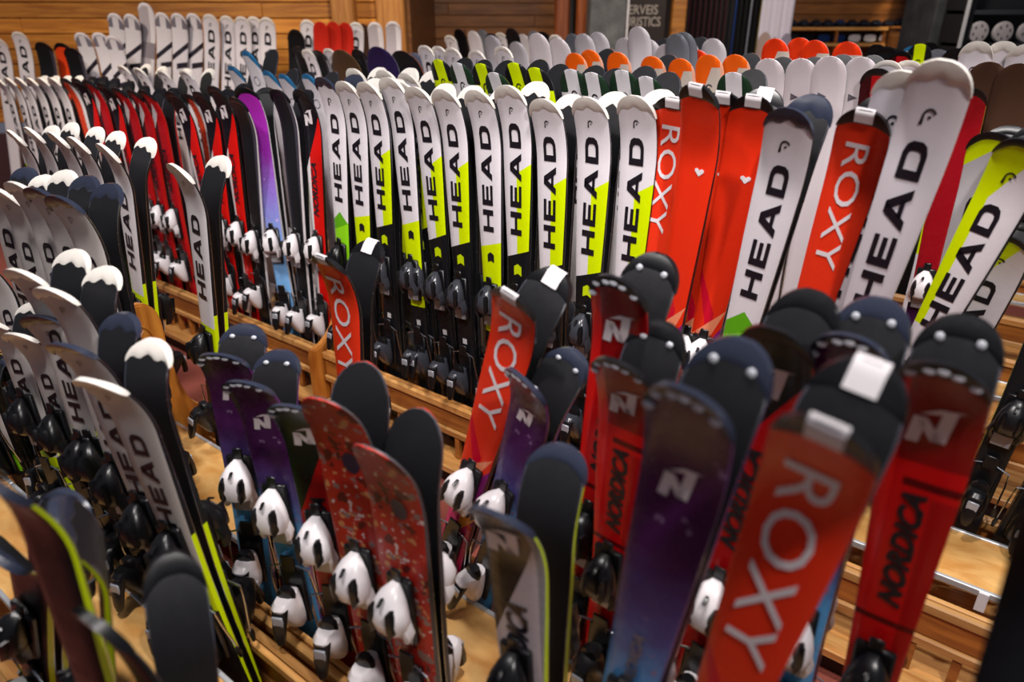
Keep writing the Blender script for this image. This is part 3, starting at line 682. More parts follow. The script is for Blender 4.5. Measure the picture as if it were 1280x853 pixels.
for x0, x1, y in ((-1.28, -1.12, 5.60), (-0.96, -0.76, 5.58)):
    slab('trim_post', x0, x1, y, y+.15, 0, 2.7, wood('post_pine', '#a96a2b', '#c98a45', scale=(14, 14, 1.2)), kind='structure', bev=.01)
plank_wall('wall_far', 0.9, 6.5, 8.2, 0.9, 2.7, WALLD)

# ---------------------------------------------------------------- racks (local x along the rack, y across it)
def panel_mesh(name, half, zshoulder=.36, ztop=.82, tw=.10, th=.036):
    pts = [(half, .0), (half, zshoulder-.03), (half-.01, zshoulder)]
    for k in range(1, 9):
        q = k/8; e = q*q*(3-2*q); pts.append((half-.01+(tw-half+.01)*(1-(1-q)**2.2), zshoulder+(ztop-.10-zshoulder)*q**1.6))
    for k in range(1, 7):
        a = math.pi/2*k/6; pts.append((tw*math.cos(a)**.6 if k < 6 else 0, ztop-.10+.10*math.sin(a)))
    prof = pts+[(-x, z) for x, z in reversed(pts[:-1])]
    mb = MB(); n = len(prof)
    bm = bmesh.new(); vs = [bm.verts.new((-th/2, y, z)) for y, z in prof]; f = bm.faces.new(vs)
    r = bmesh.ops.extrude_face_region(bm, geom=[f])
    for v in [g for g in r['geom'] if isinstance(g, bmesh.types.BMVert)]: v.co.x = th/2
    eds = [e for e in bm.edges if abs(e.verts[0].co.x-e.verts[1].co.x) < 1e-6]
    bmesh.ops.bevel(bm, geom=eds, offset=.006, segments=2, affect='EDGES')
    mb.bm(bm); return mb.mesh(name, [PANELW], True, 40)
def star_mesh(name, r=.062):
    mb = MB(); k = 40
    for ra, rb in ((r, r*.9),):
        rings = []
        for i in range(k):
            a = 2*math.pi*i/k; c, s = math.cos(a), math.sin(a)
            rings.append([(0, ra*c, ra*s), (.006, (ra*.97)*c, (ra*.97)*s), (.006, rb*c, rb*s), (0, rb*.97*c, rb*.97*s)])
        rings.append(rings[0]); mb.loft(rings, 0, False)
    for i in range(8):
        a = 2*math.pi*i/8; a0, a1 = a-math.pi/8, a+math.pi/8; p = r*.86; q = r*.34
        tip = (0.0, p*math.cos(a), p*math.sin(a)); c0 = (.010, 0, 0)
        l = (0, q*math.cos(a0), q*math.sin(a0)); rr = (0, q*math.cos(a1), q*math.sin(a1))
        mb.add([tip, l, c0], [(0, 1, 2)]); mb.add([tip, c0, rr], [(0, 1, 2)])
    return mb.mesh(name, [PANELW], False)
BOXC = {}
def rbox(name, par, x0, x1, y0, y1, z0, z1, mat, bev=.003):
    key = (round(x1-x0, 4), round(y1-y0, 4), round(z1-z0, 4), mat.name)
    if key not in BOXC:
        mb = MB(); mb.box(-(x1-x0)/2, (x1-x0)/2, -(y1-y0)/2, (y1-y0)/2, -(z1-z0)/2, (z1-z0)/2, 0, bev); BOXC[key] = mb.mesh(name, [mat], False)
    o = mobj(name, BOXC[key], par); o.location = ((x0+x1)/2, (y0+y1)/2, (z0+z1)/2); return o
GAP_SHADE = plain('shadow_plinth', '#241a14', 0.7)  # near-black colour paints in the shade of the gap under the boards
def rack(label, a, b, s0, s1, panels=(), near_out=.13, far_out=.13, detail=True, group=None, posts=(True, True), pshift=0.0, sb=.058, sf=0.0):
    r = empty('ski_rack', (0, 0, 0), ANG); tag(r, label, 'ski rack', group)
    ln = (s1-s0)/max(1, round((s1-s0)/1.6)); s = s0
    while s < s1-.01:
        e = min(s1, s+ln); g = .002
        rbox('plywood_deck', r, s+g, e-g, a+sb+.002, b-sb-.002, .325, .345, PLY)
        for sg, c, out, ps in ((-1, a, near_out, posts[0]), (1, b, far_out, posts[1])):
            f = lambda p, q: (c+p+(sf if p > 0 else -sb), c+q+sf) if sg > 0 else (c-q-sf, c-p-(sf if p > 0 else -sb))
            y = f(.030, .045); rbox('top_rail', r, s+g, e-g, y[0], y[1], .318, .345, PINE)
            y = f(.049, .070); rbox('top_rail', r, s+g, e-g, y[0], y[1], .312, .345, PINE, .005)
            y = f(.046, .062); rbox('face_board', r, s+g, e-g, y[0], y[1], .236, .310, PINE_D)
            y = f(.044, .072); rbox('lower_rail', r, s+g, e-g, y[0], y[1], .205, .235, PINE, .005)
            y = f(-.06, out); rbox('bottom_board', r, s+g, e-g, y[0], y[1], .080, .110, PINE, .004)
            y = f(-.04, out-.04); rbox('plinth', r, s+g, e-g, y[0], y[1], 0, .079, GAP_SHADE)
            # metal strip along the deck edge
            y = (c+sb, c+sb+.012) if sg < 0 else (c-sb-.012, c-sb)
            rbox('metal_strip', r, s+g, e-g, y[0], y[1], .330, .350, ALU, .002)
            if ps and detail:
                k = int((e-s)/.105)
                for i in range(k):
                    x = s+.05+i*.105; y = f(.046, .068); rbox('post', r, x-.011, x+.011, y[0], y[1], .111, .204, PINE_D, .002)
        s = e
    cy = (a+b)/2+pshift; half = (b-a)/2+.068-pshift
    for x in panels:
        p = mobj('end_panel', panel_mesh('end_panel', half+(.05 if near_out > .1 else 0)), r); p.location = (x, cy, 0)
        st = mobj('carved_star', star_mesh('carved_star'), p); st.location = (.018, 0, .69)
    return r
A0n, A0f, A1, A2, B1, B2, C1, C2, D1, D2 = .24, .575, .735, 1.09, 1.80, 2.16, 2.95, 3.35, 4.15, 4.55
rack('low pine ski rack with plywood deck and carved star end panel', A1, A2, -4.6, 1.7, (-2.36,), .072, .13, pshift=.045)
rack('low pine ski rack with plywood deck backed against the star panelled rack', A0n, A0f, -4.2, 1.2, (), .13, .072)
rack('long pine ski rack across the red aisle, full of white and yellow skis', B1, B2, -5.6, 2.4, (-2.42,))
mr = [o for o in C.objects if o.name == 'ski_rack.002'][0]
for sx in (.10, -1.9): rbox('label_clip', mr, sx-.012, sx+.012, B1+.050, B1+.057, .29, .349, WHT, .001)
rack('pine ski rack of broad white and orange tipped skis', C1, C2, -4.2, 3.2, detail=False, sb=.12, sf=.08)
rack('far pine ski rack nearest the plank walled recess', D1, D2, -3.95, 3.6, detail=False, sb=.12, sf=.08)

# ---------------------------------------------------------------- skis in the middle rack, aisle side
mid = 'in the middle rack'
RB = row(B1)
def B(u, v, u2, v2, key, **k): return ski_pair(RB, u, v, u2, v2, key, mid, **k)
B(1182, 76, 1075, 395, 'head_big', ntip=1.52, label='large glossy white ski with cream tip, last lettered ski before the empty slots', partner=False)
B(1134, 90, 1046, 395, 'head_big', ntip=1.60, label='glossy white ski half hidden behind the large cream tipped one', partner=False)
B(1083, 138, 1010, 390, 'roxy_a', ntip=1.60, label='coral red lettered ski between two white lettered skis, middle rack', plabel='black ski base with white tip patch behind the coral lettered ski, middle rack')
B(988, 136, 924, 402, 'head_green', ntip=1.62, label='white ski with navy tip and green arrow beside the coral skis', plabel='black ski base behind the navy tipped green arrow ski')
B(943, 120, 900, 390, 'roxy_heart', ntip=1.68, label='coral red ski partly hidden behind the navy tipped white ski', plabel='black ski base behind the partly hidden coral ski')
B(905, 116, 880, 350, 'roxy_heart', ntip=1.76, label='coral red ski tucked behind the heart marked one', partner=False)
B(871, 106, 848, 380, 'roxy_heart', ntip=1.68, label='coral red ski with white heart, wholly in view', partner=False)
B(842, 122, 816, 350, 'roxy_a', ntip=1.74, label='coral lettered ski next to the white and yellow skis', partner=False, yaw=6)
B(792, 120, 786, 340, 'head_yel', ntip=1.72)
B(733, 122, 735, 335, 'head_yel', ntip=1.73)
B(677, 124, 687, 320, 'head_yel')
B(632, 107, 646, 315, 'head_yel')
B(593, 113, 612, 345, 'head_wy')
B(551, 112, 583, 360, 'head_yel')
B(516, 109, 550, 360, 'head_yel')
B(483, 97, 512, 330, 'head_wy', partner=False, ntip=1.77)
B(500, 104, 524, 340, 'head_yel', partner=False, ntip=1.80)
B(455, 103, 476, 290, 'head_yel')
B(428, 102, 451, 310, 'head_wy')
B(402, 97, 424, 300, 'head_green', label='white ski with navy tip and green arrow among white and yellow skis', plabel='black ski base behind the green arrow ski among the yellow ones')
B(373, 112, 402, 310, 'nord_blk_a')
B(344, 112, 377, 375, 'blackw')
B(303, 110, 367, 387, 'magenta', yaw=20, label='magenta to pale blue ski in the middle rack', plabel='black ski base behind the magenta ski')
B(292, 122, 327, 375, 'blackw', partner=False)
B(265, 108, 318, 385, 'nord_blk_a')
B(246, 115, 295, 340, 'nord_blk_a')
B(234, 118, 268, 260, 'orange')
B(211, 115, 240, 215, 'nord_blk_a')
B(178, 113, 227, 312, 'red')
B(163, 113, 207, 300, 'red')
B(143, 110, 190, 270, 'red')
B(124, 104, 165, 240, 'nord_blk_a')
B(106, 100, 142, 220, 'red')
B(92, 98, 124, 200, 'nord_blk_a')
B(78, 98, 108, 190, 'orange')
for u in (62, 48, 34, 20, 7, -6): B(u, 97, u+30, 190, 'head_wy_s', partner=u > 10)

# ---------------------------------------------------------------- near rack, aisle side
RA2 = row(A2)
def A2s(u, v, u2, v2, key, label, plabel=None, **k):
    return ski_pair(RA2, u, v, u2, v2, key, '', label=label, plabel=plabel or ('black ski base paired behind '+label), **k)
A2s(402, 320, 418, 440, 'roxy', 'coral lettered ski above two plain black ski bases', 'black base with white patch behind the coral ski above black bases')
A2s(638, 366, 589, 575, 'roxy', 'coral lettered ski behind a dark purple ski', 'black base with white patch behind the coral and purple skis')
A2s(768, 347, 756, 445, 'nord_red', 'red emblem ski rising behind another red emblem ski', 'black studded base of the rear red emblem pair')
A2s(770, 452, 735, 704, 'nord_red', 'red script ski between two dark purple skis', 'black studded base behind red script ski between purple skis', ntip=.98)
A2s(650, 470, 622, 600, 'purple', 'dark purple ski overlapping a coral lettered ski', 'black studded base behind the purple ski overlapping coral', ntip=1.0)
A2s(971, 412, 909, 671, 'nord_blk', 'black topped red ski with pale emblem and script', 'black base behind the black topped red ski', ntip=.97)
A2s(1063, 420, 1048, 500, 'purple', 'dark purple ski hidden behind the large coral lettered ski', 'black studded base behind purple ski near the large coral ski', ntip=1.0)
A2s(1181, 456, 1122, 671, 'nord_red', 'red ski with white emblem before the empty rack slots', 'black studded base of the red pair before the empty slots', ntip=.96)
hd = 'behind the carved star panel'
A2s(216, 206, 247, 387, 'head_wy_s', 'slim white and yellow ski standing alone on the deck edge', 'black base behind the lone white and yellow ski')
for u, v, u2, v2 in ((126, 181, 152, 310), (89, 172, 118, 285), (64, 166, 92, 270), (34, 160, 62, 260), (12, 164, 38, 260)):
    ski_pair(RA2, u, v, u2, v2, 'head_wy_s', hd)

# ---------------------------------------------------------------- near rack, camera side
RA1 = row(A1)
def A1s(u, v, u2, v2, key, label, plabel=None, **k):
    return ski_pair(RA1, u, v, u2, v2, key, '', label=label, plabel=plabel or ('black ski base paired behind '+label), **k)
A1s(1037, 530, 926, 819, 'roxy', 'large coral lettered ski with black tip and white patch', 'black base with white patch behind the large coral ski', ntip=.66)
A1s(858, 488, 789, 809, 'purple', 'dark purple ski with snowflakes turning sky blue at its binding', 'black studded base behind the snowflake purple ski', ntip=.67)
A1s(612, 640, 642, 835, 'nord_wht', 'black and grey-white emblem ski with yellow edge', 'broad black ski base beside the grey-white emblem ski', ntip=.66, gap=.02, plean=2, yaw=14)
A1s(298, 477, 358, 700, 'purple', 'worn purple to blue ski beside the green and red emblem ski', 'black studded base behind the worn purple ski', yaw=24)
A1s(270, 443, 314, 690, 'purple', 'worn purple ski furthest along, over the plywood deck', 'black studded base of the furthest worn purple pair', yaw=24)
A1s(357, 507, 414, 750, 'nord_grn', 'dark green and red ski with pale angular emblem', partner=False, yaw=24)
A1s(397, 497, 440, 720, 'redpat', 'red speckled broad ski tucked behind its twin', 'plain black ski base behind the tucked red speckled ski', yaw=24)
A1s(459, 558, 488, 790, 'redpat', 'red speckled broad ski with navy oval badge in full view', 'plain black ski base behind the badge marked speckled ski', ntip=.66, yaw=24)
lf = 'beside the carved star panel'
for u, v, u2, v2, k in ((67, 245, 117, 395, 'head_shade'), (40, 235, 88, 380, 'head_shade'), (15, 228, 60, 365, 'head_lime'), (-8, 235, 34, 365, 'head_lime'), (-30, 225, 12, 355, 'head_shade')):
    ski_pair(RA1, u, v, u2, v2, k, lf, yaw=14)
RA0 = row(A0f)
lf2 = 'in the nearest rack'
for u, v, u2, v2, k in ((54, 360, 94, 470, 'head_lime'), (17, 337, 58, 450, 'head_lime'), (72, 430, 124, 540, 'head_shade'), (12, 417, 58, 520, 'head_lime'),
                        (40, 395, 84, 500, 'head_shade'), (107, 475, 182, 630, 'head_lime'), (-25, 400, 20, 500, 'head_lime'), (-35, 330, 8, 430, 'head_lime'), (-60, 470, 0, 570, 'head_shade')):
    ski_pair(RA0, u, v, u2, v2, k, lf2, yaw=16, ntip=A0f-.05)
RA00 = row(A0n)
fr = 'on the camera side of the nearest rack'
ski_pair(RA00, 66, 642, 112, 853, 'dark_lime', fr, label='small dark ski seen edge on over bare plywood', yaw=-24, ntip=.24, partner=False)
ski_pair(RA00, 211, 692, 236, 853, 'tiny_black', fr, label='plain black rounded ski base standing before lime edged skis', yaw=-112, ntip=.40, partner=False)
ski_pair(RA00, 98, 764, 142, 853, 'tiny_black', fr, label='small dark ski leaning low over the plywood', yaw=0, ntip=.30, partner=False)
ski_pair(RA00, -14, 690, 40, 853, 'dark_lime', fr, label='black ski with lime edge at the low end of the nearest rack', plabel='black base behind the lime edged low ski', yaw=10, ntip=.2)
ski_pair(RA00, -40, 590, 20, 720, 'dark_lime', fr, label='black ski with lime edge further along the nearest rack', yaw=10, ntip=.2, partner=False)
ski_pair(RA00, 1392, 620, 1312, 853, 'blackw', fr, label='black ski standing close over the empty slots', plabel='black base of the close standing black pair', ntip=.60, yaw=-10)

# ---------------------------------------------------------------- far side of the middle rack
RB2 = row(B2, .115)
b2 = "across the middle rack's deck"
def B2s(u, v, key, u2=None, v2=None, **k):
    k.setdefault('bind', False); k.setdefault('pbind', False)
    return ski_pair(RB2, u, v, u2, v2, key, b2, **k)
for u, v, k in ((547, 74, 'head_ycorner'), (571, 78, 'head_corner'), (600, 79, 'head_ycorner'), (616, 90, 'head_corner'), (641, 78, 'head_ycorner'), (667, 84, 'head_ycorner'),
                (713, 86, 'head_corner'), (739, 90, 'head_corner'), (777, 87, 'head_corner'), (807, 95, 'head_corner'), (917, 90, 'head_corner')):
    B2s(u, v, k)
for u, v in ((440, 86), (478, 88), (506, 92)): B2s(u, v, 'head_wy')
for u, v in ((306, 63), (288, 82), (332, 88), (352, 92), (382, 92)): B2s(u, v, 'bluetip')
for u, v in ((170, 85), (200, 88), (228, 88), (150, 82)): B2s(u, v, 'head_wall')
B2s(1243, 166, 'head_slash', 1180, 390, bind=True, label='white ski with yellow slashed black tip, half hidden', plabel='black base behind the half hidden yellow slashed ski', yaw=-8)
B2s(1284, 176, 'head_y2', 1215, 330, bind=True, label='neon yellow and white ski partly behind another of its kind', plabel='black base behind the partly hidden neon yellow ski', yaw=-8, ntip=2.02)
B2s(1262, 296, 'head_y2', 1190, 440, bind=True, label='shorter neon yellow and white ski with green lower end', plabel='black base behind the shorter neon yellow ski', yaw=-8, ntip=1.98)
ski_pair(row(C1), 1212, 110, 1150, 372, 'purpyel', '', ntip=C1-.14, label='red to purple ski with white binding and yellow edge', partner=False)
B2s(1400, 240, 'dark_lime', 1207, 645, bind=True, label='black and lime ski slanting down to the plywood deck', plabel='black base behind the slanting black and lime ski', ntip=2.1)
B2s(1465, 320, 'head_y2', 1232, 668, bind=True, label='white ski with black binding slanting down to the plywood deck', plabel='black base behind the slanting white ski', ntip=2.1)
ski_pair(row(C1), 1238, 77, None, None, 'brown', '', bind=False, label='dark brown ski base behind the large white ski', partner=False)
ski_pair(row(C1), 1276, 79, None, None, 'brown', '', bind=False, label='dark brown ski base against the frame of black shelving', partner=False)

# ---------------------------------------------------------------- the white and orange rack
RC1, RC2 = row(C1), row(C2)
def Cs(r_, u, v, key, where, partner=False, **k): return ski_pair(r_, u, v, None, None, key, where, partner=partner, bind=False, pbind=False, **k)
for u, v in ((961, 73), (1002, 73), (1038, 70), (1077, 71)): Cs(RC1, u, v, 'white_tri', 'in the white and orange rack', True)
for u, v in ((670, 41), (696, 47)): Cs(RC1, u, v, 'white_tri', 'before the recess')
for u, v in ((717, 66), (736, 62), (771, 65), (814, 70), (850, 73), (885, 68), (919, 68)): Cs(RC1, u, v, 'orange_tip', 'in the white and orange rack', u in (736, 814, 919))
for u, v in ((871, 62), (969, 48), (1000, 47), (1019, 50), (1060, 52)): Cs(RC2, u, v, 'red_tip', 'in the white and orange rack')
for u, v in ((780, 47), (810, 49), (832, 55), (857, 47), (891, 48), (797, 33), (728, 42), (746, 40), (644, 52), (613, 44)): Cs(RC2, u, v, 'white', 'in the white and orange rack', u in (810, 857))
for u, v in ((715, 42), (845, 42), (853, 40)): Cs(RC2, u, v, 'grey', 'in the white and orange rack')
for u, v in ((529, 57), (546, 58), (563, 60), (593, 63), (626, 58), (1110, 76), (1136, 76)): Cs(RC1, u, v, 'head_wall', 'in the white and orange rack')
for u, v in ((1125, 84), (1098, 86)): Cs(RC1, u, v, 'red', 'in the white and orange rack')
for u, v in ((1223, 52), (1256, 52), (1284, 56)): Cs(RC2, u, v, 'head_big', 'below the round white discs')

# ---------------------------------------------------------------- skis along the plank wall
RW = row(5.25, .02, 0.0); RW2 = row(5.0, .02, 0.0); wl = 'against the plank wall'
for u, v, k in ((143, 17, 'bars'), (163, 18, 'bars'), (202, 16, 'bars'), (222, 17, 'bars'), (241, 17, 'bars'), (181, 4, 'silver'), (262, 18, 'head_wall'), (283, 20, 'head_wall'), (302, 21, 'head_wall'), (317, 21, 'head_wall'), (333, 22, 'head_wall'),
                (22, 40, 'head_wall'), (-4, 48, 'head_wall'), (384, 25, 'head_wall'), (400, 27, 'redplain'), (416, 27, 'redplain'), (431, 28, 'redplain'), (445, 28, 'head_wall'), (369, 37, 'black'), (491, 27, 'silver'), (468, 28, 'silver'), (454, 30, 'brown')):
    ski_pair(RW, u, v, u+(0 if u > 100 else 12), v+90, k, wl, partner=False, bind=False, ntip=5.25+random.uniform(-.04, .04))
for u, v, k in ((100, 41, 'bars'), (122, 41, 'bars'), (139, 45, 'bars'), (52, 53, 'blackw'), (76, 54, 'orange'), (88, 60, 'blackw')):
    ski_pair(RW2, u, v, u+14, v+90, k, 'lower along the plank wall', partner=False, bind=False, ntip=5.0)
# ---------------------------------------------------------------- far rack: dark and pale tips
RD1, RD2 = row(D1), row(D2)
for i, u in enumerate(list(range(562, 700, 13))+list(range(1096, 1215, 11))):
    v = (38 if u < 800 else 56)+random.uniform(-3, 8)
    keys = ('head_wall', 'black', 'white', 'grey', 'blackw') if u < 800 else ('black', 'blackw', 'black', 'red', 'bluetip', 'head_ycorner', 'black', 'grey', 'blackw', 'black', 'black')
    ski_pair((RD1, RD2)[i % 2], u+random.uniform(-3, 3), v, None, None, keys[i % len(keys)], 'in the farthest rack', partner=False, bind=False)
for u, v, k in ((370, 58, 'black'), (382, 62, 'head_wall'), (395, 63, 'blackw'), (409, 61, 'head_wall'), (445, 62, 'blackw')):
    ski_pair(RC1, u, v, None, None, k, 'in the white and orange rack', partner=False, bind=False)
BOARD = Shape(1.5, .125, .105, .12, .16, .05, .2, .008)
M['board_black'] = MOD('', BOARD, layered('p_bblack', '#1b1a1d', [], .3), plain('orange_edge', '#c9661f', .4))
M['board_purple'] = MOD('', BOARD, layered('p_bpurple', '#2a1d4a', [], .3), plain('grey_edge', '#8d8a96', .4))
M['board_brown'] = MOD('', BOARD, layered('p_bbrown', '#4d3726', [], .35), plain('tan_edge', '#9a7a58', .4))
M['board_grey'] = MOD('', BOARD, layered('p_bgrey', '#7d7f96', [], .3), plain('pink_edge', '#b58f90', .4))
for u, v, k, lab in ((500, 63, 'board_black', 'black snowboard with orange edge among white skis'), (517, 66, 'board_grey', 'slate lavender snowboard behind the black one'), (470, 58, 'board_purple', 'dark purple snowboard standing among ski tips'), (424, 62, 'board_brown', 'brown snowboard among black ski tips')):
    o = ski_pair(RC1, u, v, None, None, k, '', label=lab, partner=False, bind=False, ntip=C1-.05+(.1 if k == 'board_grey' else 0)); o.name = 'snowboard'; o['category'] = 'snowboard'
    for c in o.children:
        if c.name.startswith('ski_body'): c.name = 'board_deck'
# ---------------------------------------------------------------- back of the shop
def at(u, v, Y):
    r = ray(u, v); t = Y/r.y; return CAM+r*t
def xz(u0, u1, Y): return at(u0, 20, Y).x, at(u1, 20, Y).x
ORW = wood('orange_post', '#8f4318', '#b55f22', scale=(14, 14, 1.0), knots=False)
for u0, u1 in ((694, 712), (721, 736)):
    x0, x1 = xz(u0, u1, 6.7); o = slab('trim_post', x0, x1, 6.7, 6.85, 0, 2.7, ORW, kind='structure', bev=.015)
x0, x1 = xz(709, 724, 6.9); slab('wall_gap', x0, x1, 6.9, 7.0, 0, 2.7, concrete('gap_grey', '#4a4a46', '#6a6a64'), kind='structure')
CON = concrete('concrete_grey', '#5c5d5e', '#8a8a88')
x0, x1 = xz(738, 783, 6.3); slab('wall_pillar', x0, x1, 6.3, 6.65, 0, 2.7, CON, kind='structure', bev=.01)
slab('trim_strip', x1+.002, x1+.018, 6.29, 6.31, 0, 2.7, WHT, kind='structure')
# sign
sg = empty('shop_sign', (at(815, 20, 7.0).x, 7.0, 1.35)); tag(sg, 'dark brown sign board with pale capital letters beside the concrete pillar', 'sign')
w0, w1 = at(772, 20, 7.0).x-sg.location.x, at(846, 20, 7.0).x-sg.location.x
mb = MB(); mb.box(w0, w1, 0, .03, -.25, .75, 0, .005); mobj('board', mb.mesh('sign_board', [plain('sign_brown', '#2b1b15', .5)], False), sg)
def sign_text(txt, u0, u1, v0, v1):
    bm = font_bm(txt, .012); xs = [v.co.x for v in bm.verts]; ys = [v.co.y for v in bm.verts]; a, b, c, d = min(xs), max(xs), min(ys), max(ys)
    p0, p1 = at(u0, v1, 7.0), at(u1, v0, 7.0)
    for v in bm.verts:
        v.co = Vector((p0.x+(v.co.x-a)/(b-a)*(p1.x-p0.x)-sg.location.x, -.003, p0.z+(v.co.y-c)/(d-c)*(p1.z-p0.z)-sg.location.z))
    me = bpy.data.meshes.new('sign_letters'); bm.to_mesh(me); bm.free(); me.materials.append(plain('sign_print', '#c4b8ac', .5)); mobj('lettering', me, sg)
sign_text('SERVEIS', 779, 823, 6, 18); sign_text('TURISTICS', 774, 826, 21, 33)
x0, x1 = xz(840, 858, 6.9); slab('trim_board', x0, x1, 6.9, 7.0, 0, 2.7, WALLW, kind='structure', bev=.01)
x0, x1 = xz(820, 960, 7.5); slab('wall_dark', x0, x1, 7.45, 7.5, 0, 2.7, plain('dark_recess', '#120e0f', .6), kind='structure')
# hanging ski poles
pr = empty('pole_rail', (at(903, 20, 7.15).x, 7.15, 2.12)); tag(pr, 'dark steel rail that the ski poles hang from', 'rail')
for yy in (-.04, .04):
    mb = MB(); mb.tube([(-.42, yy, .002), (.42, yy, .002)], .009); mobj('bar', mb.mesh('rail_bar', [BLK]), pr)
for sx in (-.408, .408):
    mb = MB(); mb.box(sx-.012, sx+.012, -.055, .30, -.02, .02, 0, .003); mobj('bracket', mb.mesh('rail_bracket', [BLK]), pr)
shaft = {}
for nm, c in (('black', '#17171b'), ('wine', '#3d1420'), ('blue', '#1c3a7a'), ('yellow', '#c9b414'), ('grey', '#8d93a0')):
    mb = MB(); mb.tube([(0, 0, -.13), (0, 0, -1.15)], [.0085, .006]); s1 = mb.mesh('shaft_'+nm, [plain('shaft_'+nm, c, .3)])
    shaft[nm] = s1
mb = MB(); mb.loft([ring(0, 0, z, r_, r_, 8) for z, r_ in ((-.13, .012), (-.10, .016), (-.04, .014), (-.01, .018), (0, .010))]); GRIP = mb.mesh('pole_grip', [BLK])
mb = MB(); mb.loft([ring(0, 0, z, r_, r_, 10, 2) for z, r_ in ((-1.10, .007), (-1.09, .021), (-1.085, .021), (-1.07, .009))]); BASK = mb.mesh('pole_basket', [BLK])
mb = MB(); mb.tube([(0, 0, -.01), (0, .018, .01), (0, .014, .055), (0, -.014, .055), (0, -.018, .01), (0, 0, -.01)], .003, 0, 5); STRAP = mb.mesh('pole_strap', [BLK])
for i in range(34):
    k = 'black' if i % 3 else 'wine'
    k = 'wine' if (i % 2 and i < 18) else k
    if i in (20, 21): k = 'blue'
    if i in (27, 28): k = 'grey'
    if i in (31,): k = 'yellow'
    p = empty('ski_pole', (pr.location.x-.378+i*.0229, 7.15+(-.04 if i % 2 else .04), 2.08)); mobj('shaft', shaft[k], p); mobj('grip', GRIP, p); mobj('basket', BASK, p); mobj('strap', STRAP, p)
    tag(p, {'black': 'black', 'wine': 'wine red', 'blue': 'blue', 'yellow': 'yellow', 'grey': 'silver grey'}[k]+' ski pole hanging in the dark recess', 'ski pole', {'black': 'black', 'wine': 'wine red', 'blue': 'blue', 'yellow': 'yellow', 'grey': 'silver grey'}[k]+' ski poles on the rail')
cnt = {}
for p in reversed([o for o in C.objects if o.name.startswith('ski_pole')]):
    k = p['group']; n_ = cnt.get(k, 0); cnt[k] = n_+1
    p['label'] = p['label'].replace(' hanging in the dark recess', ' in the dark recess, '+ORD[n_]+' of its colour from the white banner')
# banner
x0, x1 = xz(951, 992, 6.9); mb = MB(); vs = []; nx, nz = 24, 8
for j in range(nz+1):
    for i in range(nx+1):
        q = i/nx; vs.append((x0+(x1-x0)*q, 6.9+.018*math.sin(q*19+j*.15)*(.5+.5*q), .9+1.3*j/nz))
mb.add(vs, [(j*(nx+1)+i, j*(nx+1)+i+1, (j+1)*(nx+1)+i+1, (j+1)*(nx+1)+i) for j in range(nz) for i in range(nx)])
bn = mobj('banner', mb.mesh('banner', [plain('banner_cloth', '#d8d2e2', .7)], True, 80)); tag(bn, 'pale white cloth banner with a faint print hanging by the ski poles', 'banner')
mod = bn.modifiers.new('solid', 'SOLIDIFY'); mod.thickness = .003
bx, bz = (x0+x1)/2, 1.42
PR1, PR2 = plain('banner_tan', '#a88f88', .7), plain('banner_mauve', '#8c8498', .7)
for cx, cz, rx, rz_, mt in ((bx-.09, bz-.02, .06, .11, PR1), (bx+.10, bz-.02, .05, .10, PR2), (bx, bz-.03, .035, .08, PR1)):
    mb = MB(); k = 16; mb.loft([[(cx+rx*math.cos(2*math.pi*i/k), y, cz+rz_*math.sin(2*math.pi*i/k)) for i in range(k)] for y in (6.870, 6.876)]); mobj('print', mb.mesh('banner_print', [mt]), bn)
# rail that the banner hangs on
# shelves with helmets and goggles
SH = 8.0
sx0, sx1 = xz(985, 1113, SH)
su = empty('wall_shelf', (0, SH, 0)); tag(su, 'pine wall shelves holding helmets and goggles', 'shelf')
for vv in (34, 54):
    z = at(1050, vv, SH).z; mb = MB(); mb.box(sx0, sx1, -.02, .20, z-.03, z, 0, .004); mobj('shelf_board', mb.mesh('shelf_board', [PINE], False), su)
for x in (sx0+.01, (sx0+sx1)/2, sx1-.03):
    mb = MB(); mb.box(x, x+.025, 0, .2, .8, at(1050, 34, SH).z-.03, 0, .003); mobj('upright', mb.mesh('shelf_upright', [PINE_D], False), su)
cx0, cx1 = xz(1114, 1166, SH); ztop = at(1140, 33, SH).z
cb = empty('wall_cabinet', ((cx0+cx1)/2, SH-.05, 0)); tag(cb, 'brown wooden cabinet box at the end of the helmet shelves', 'cabinet')
hw_ = (cx1-cx0)/2
mb = MB(); mb.box(-hw_, hw_, 0, .25, 0, ztop-.02, 0, .004); mobj('carcass', mb.mesh('cabinet_carcass', [WALLD], False), cb)
mb = MB(); mb.box(-hw_-.01, hw_+.01, -.02, .25, ztop-.02, ztop, 0, .004); mobj('top', mb.mesh('cabinet_top', [PINE_D], False), cb)
mb = MB(); mb.box(-hw_+.02, hw_-.02, -.012, 0, .1, ztop-.08, 0, .004); mobj('door', mb.mesh('cabinet_door', [WALLD], False), cb)
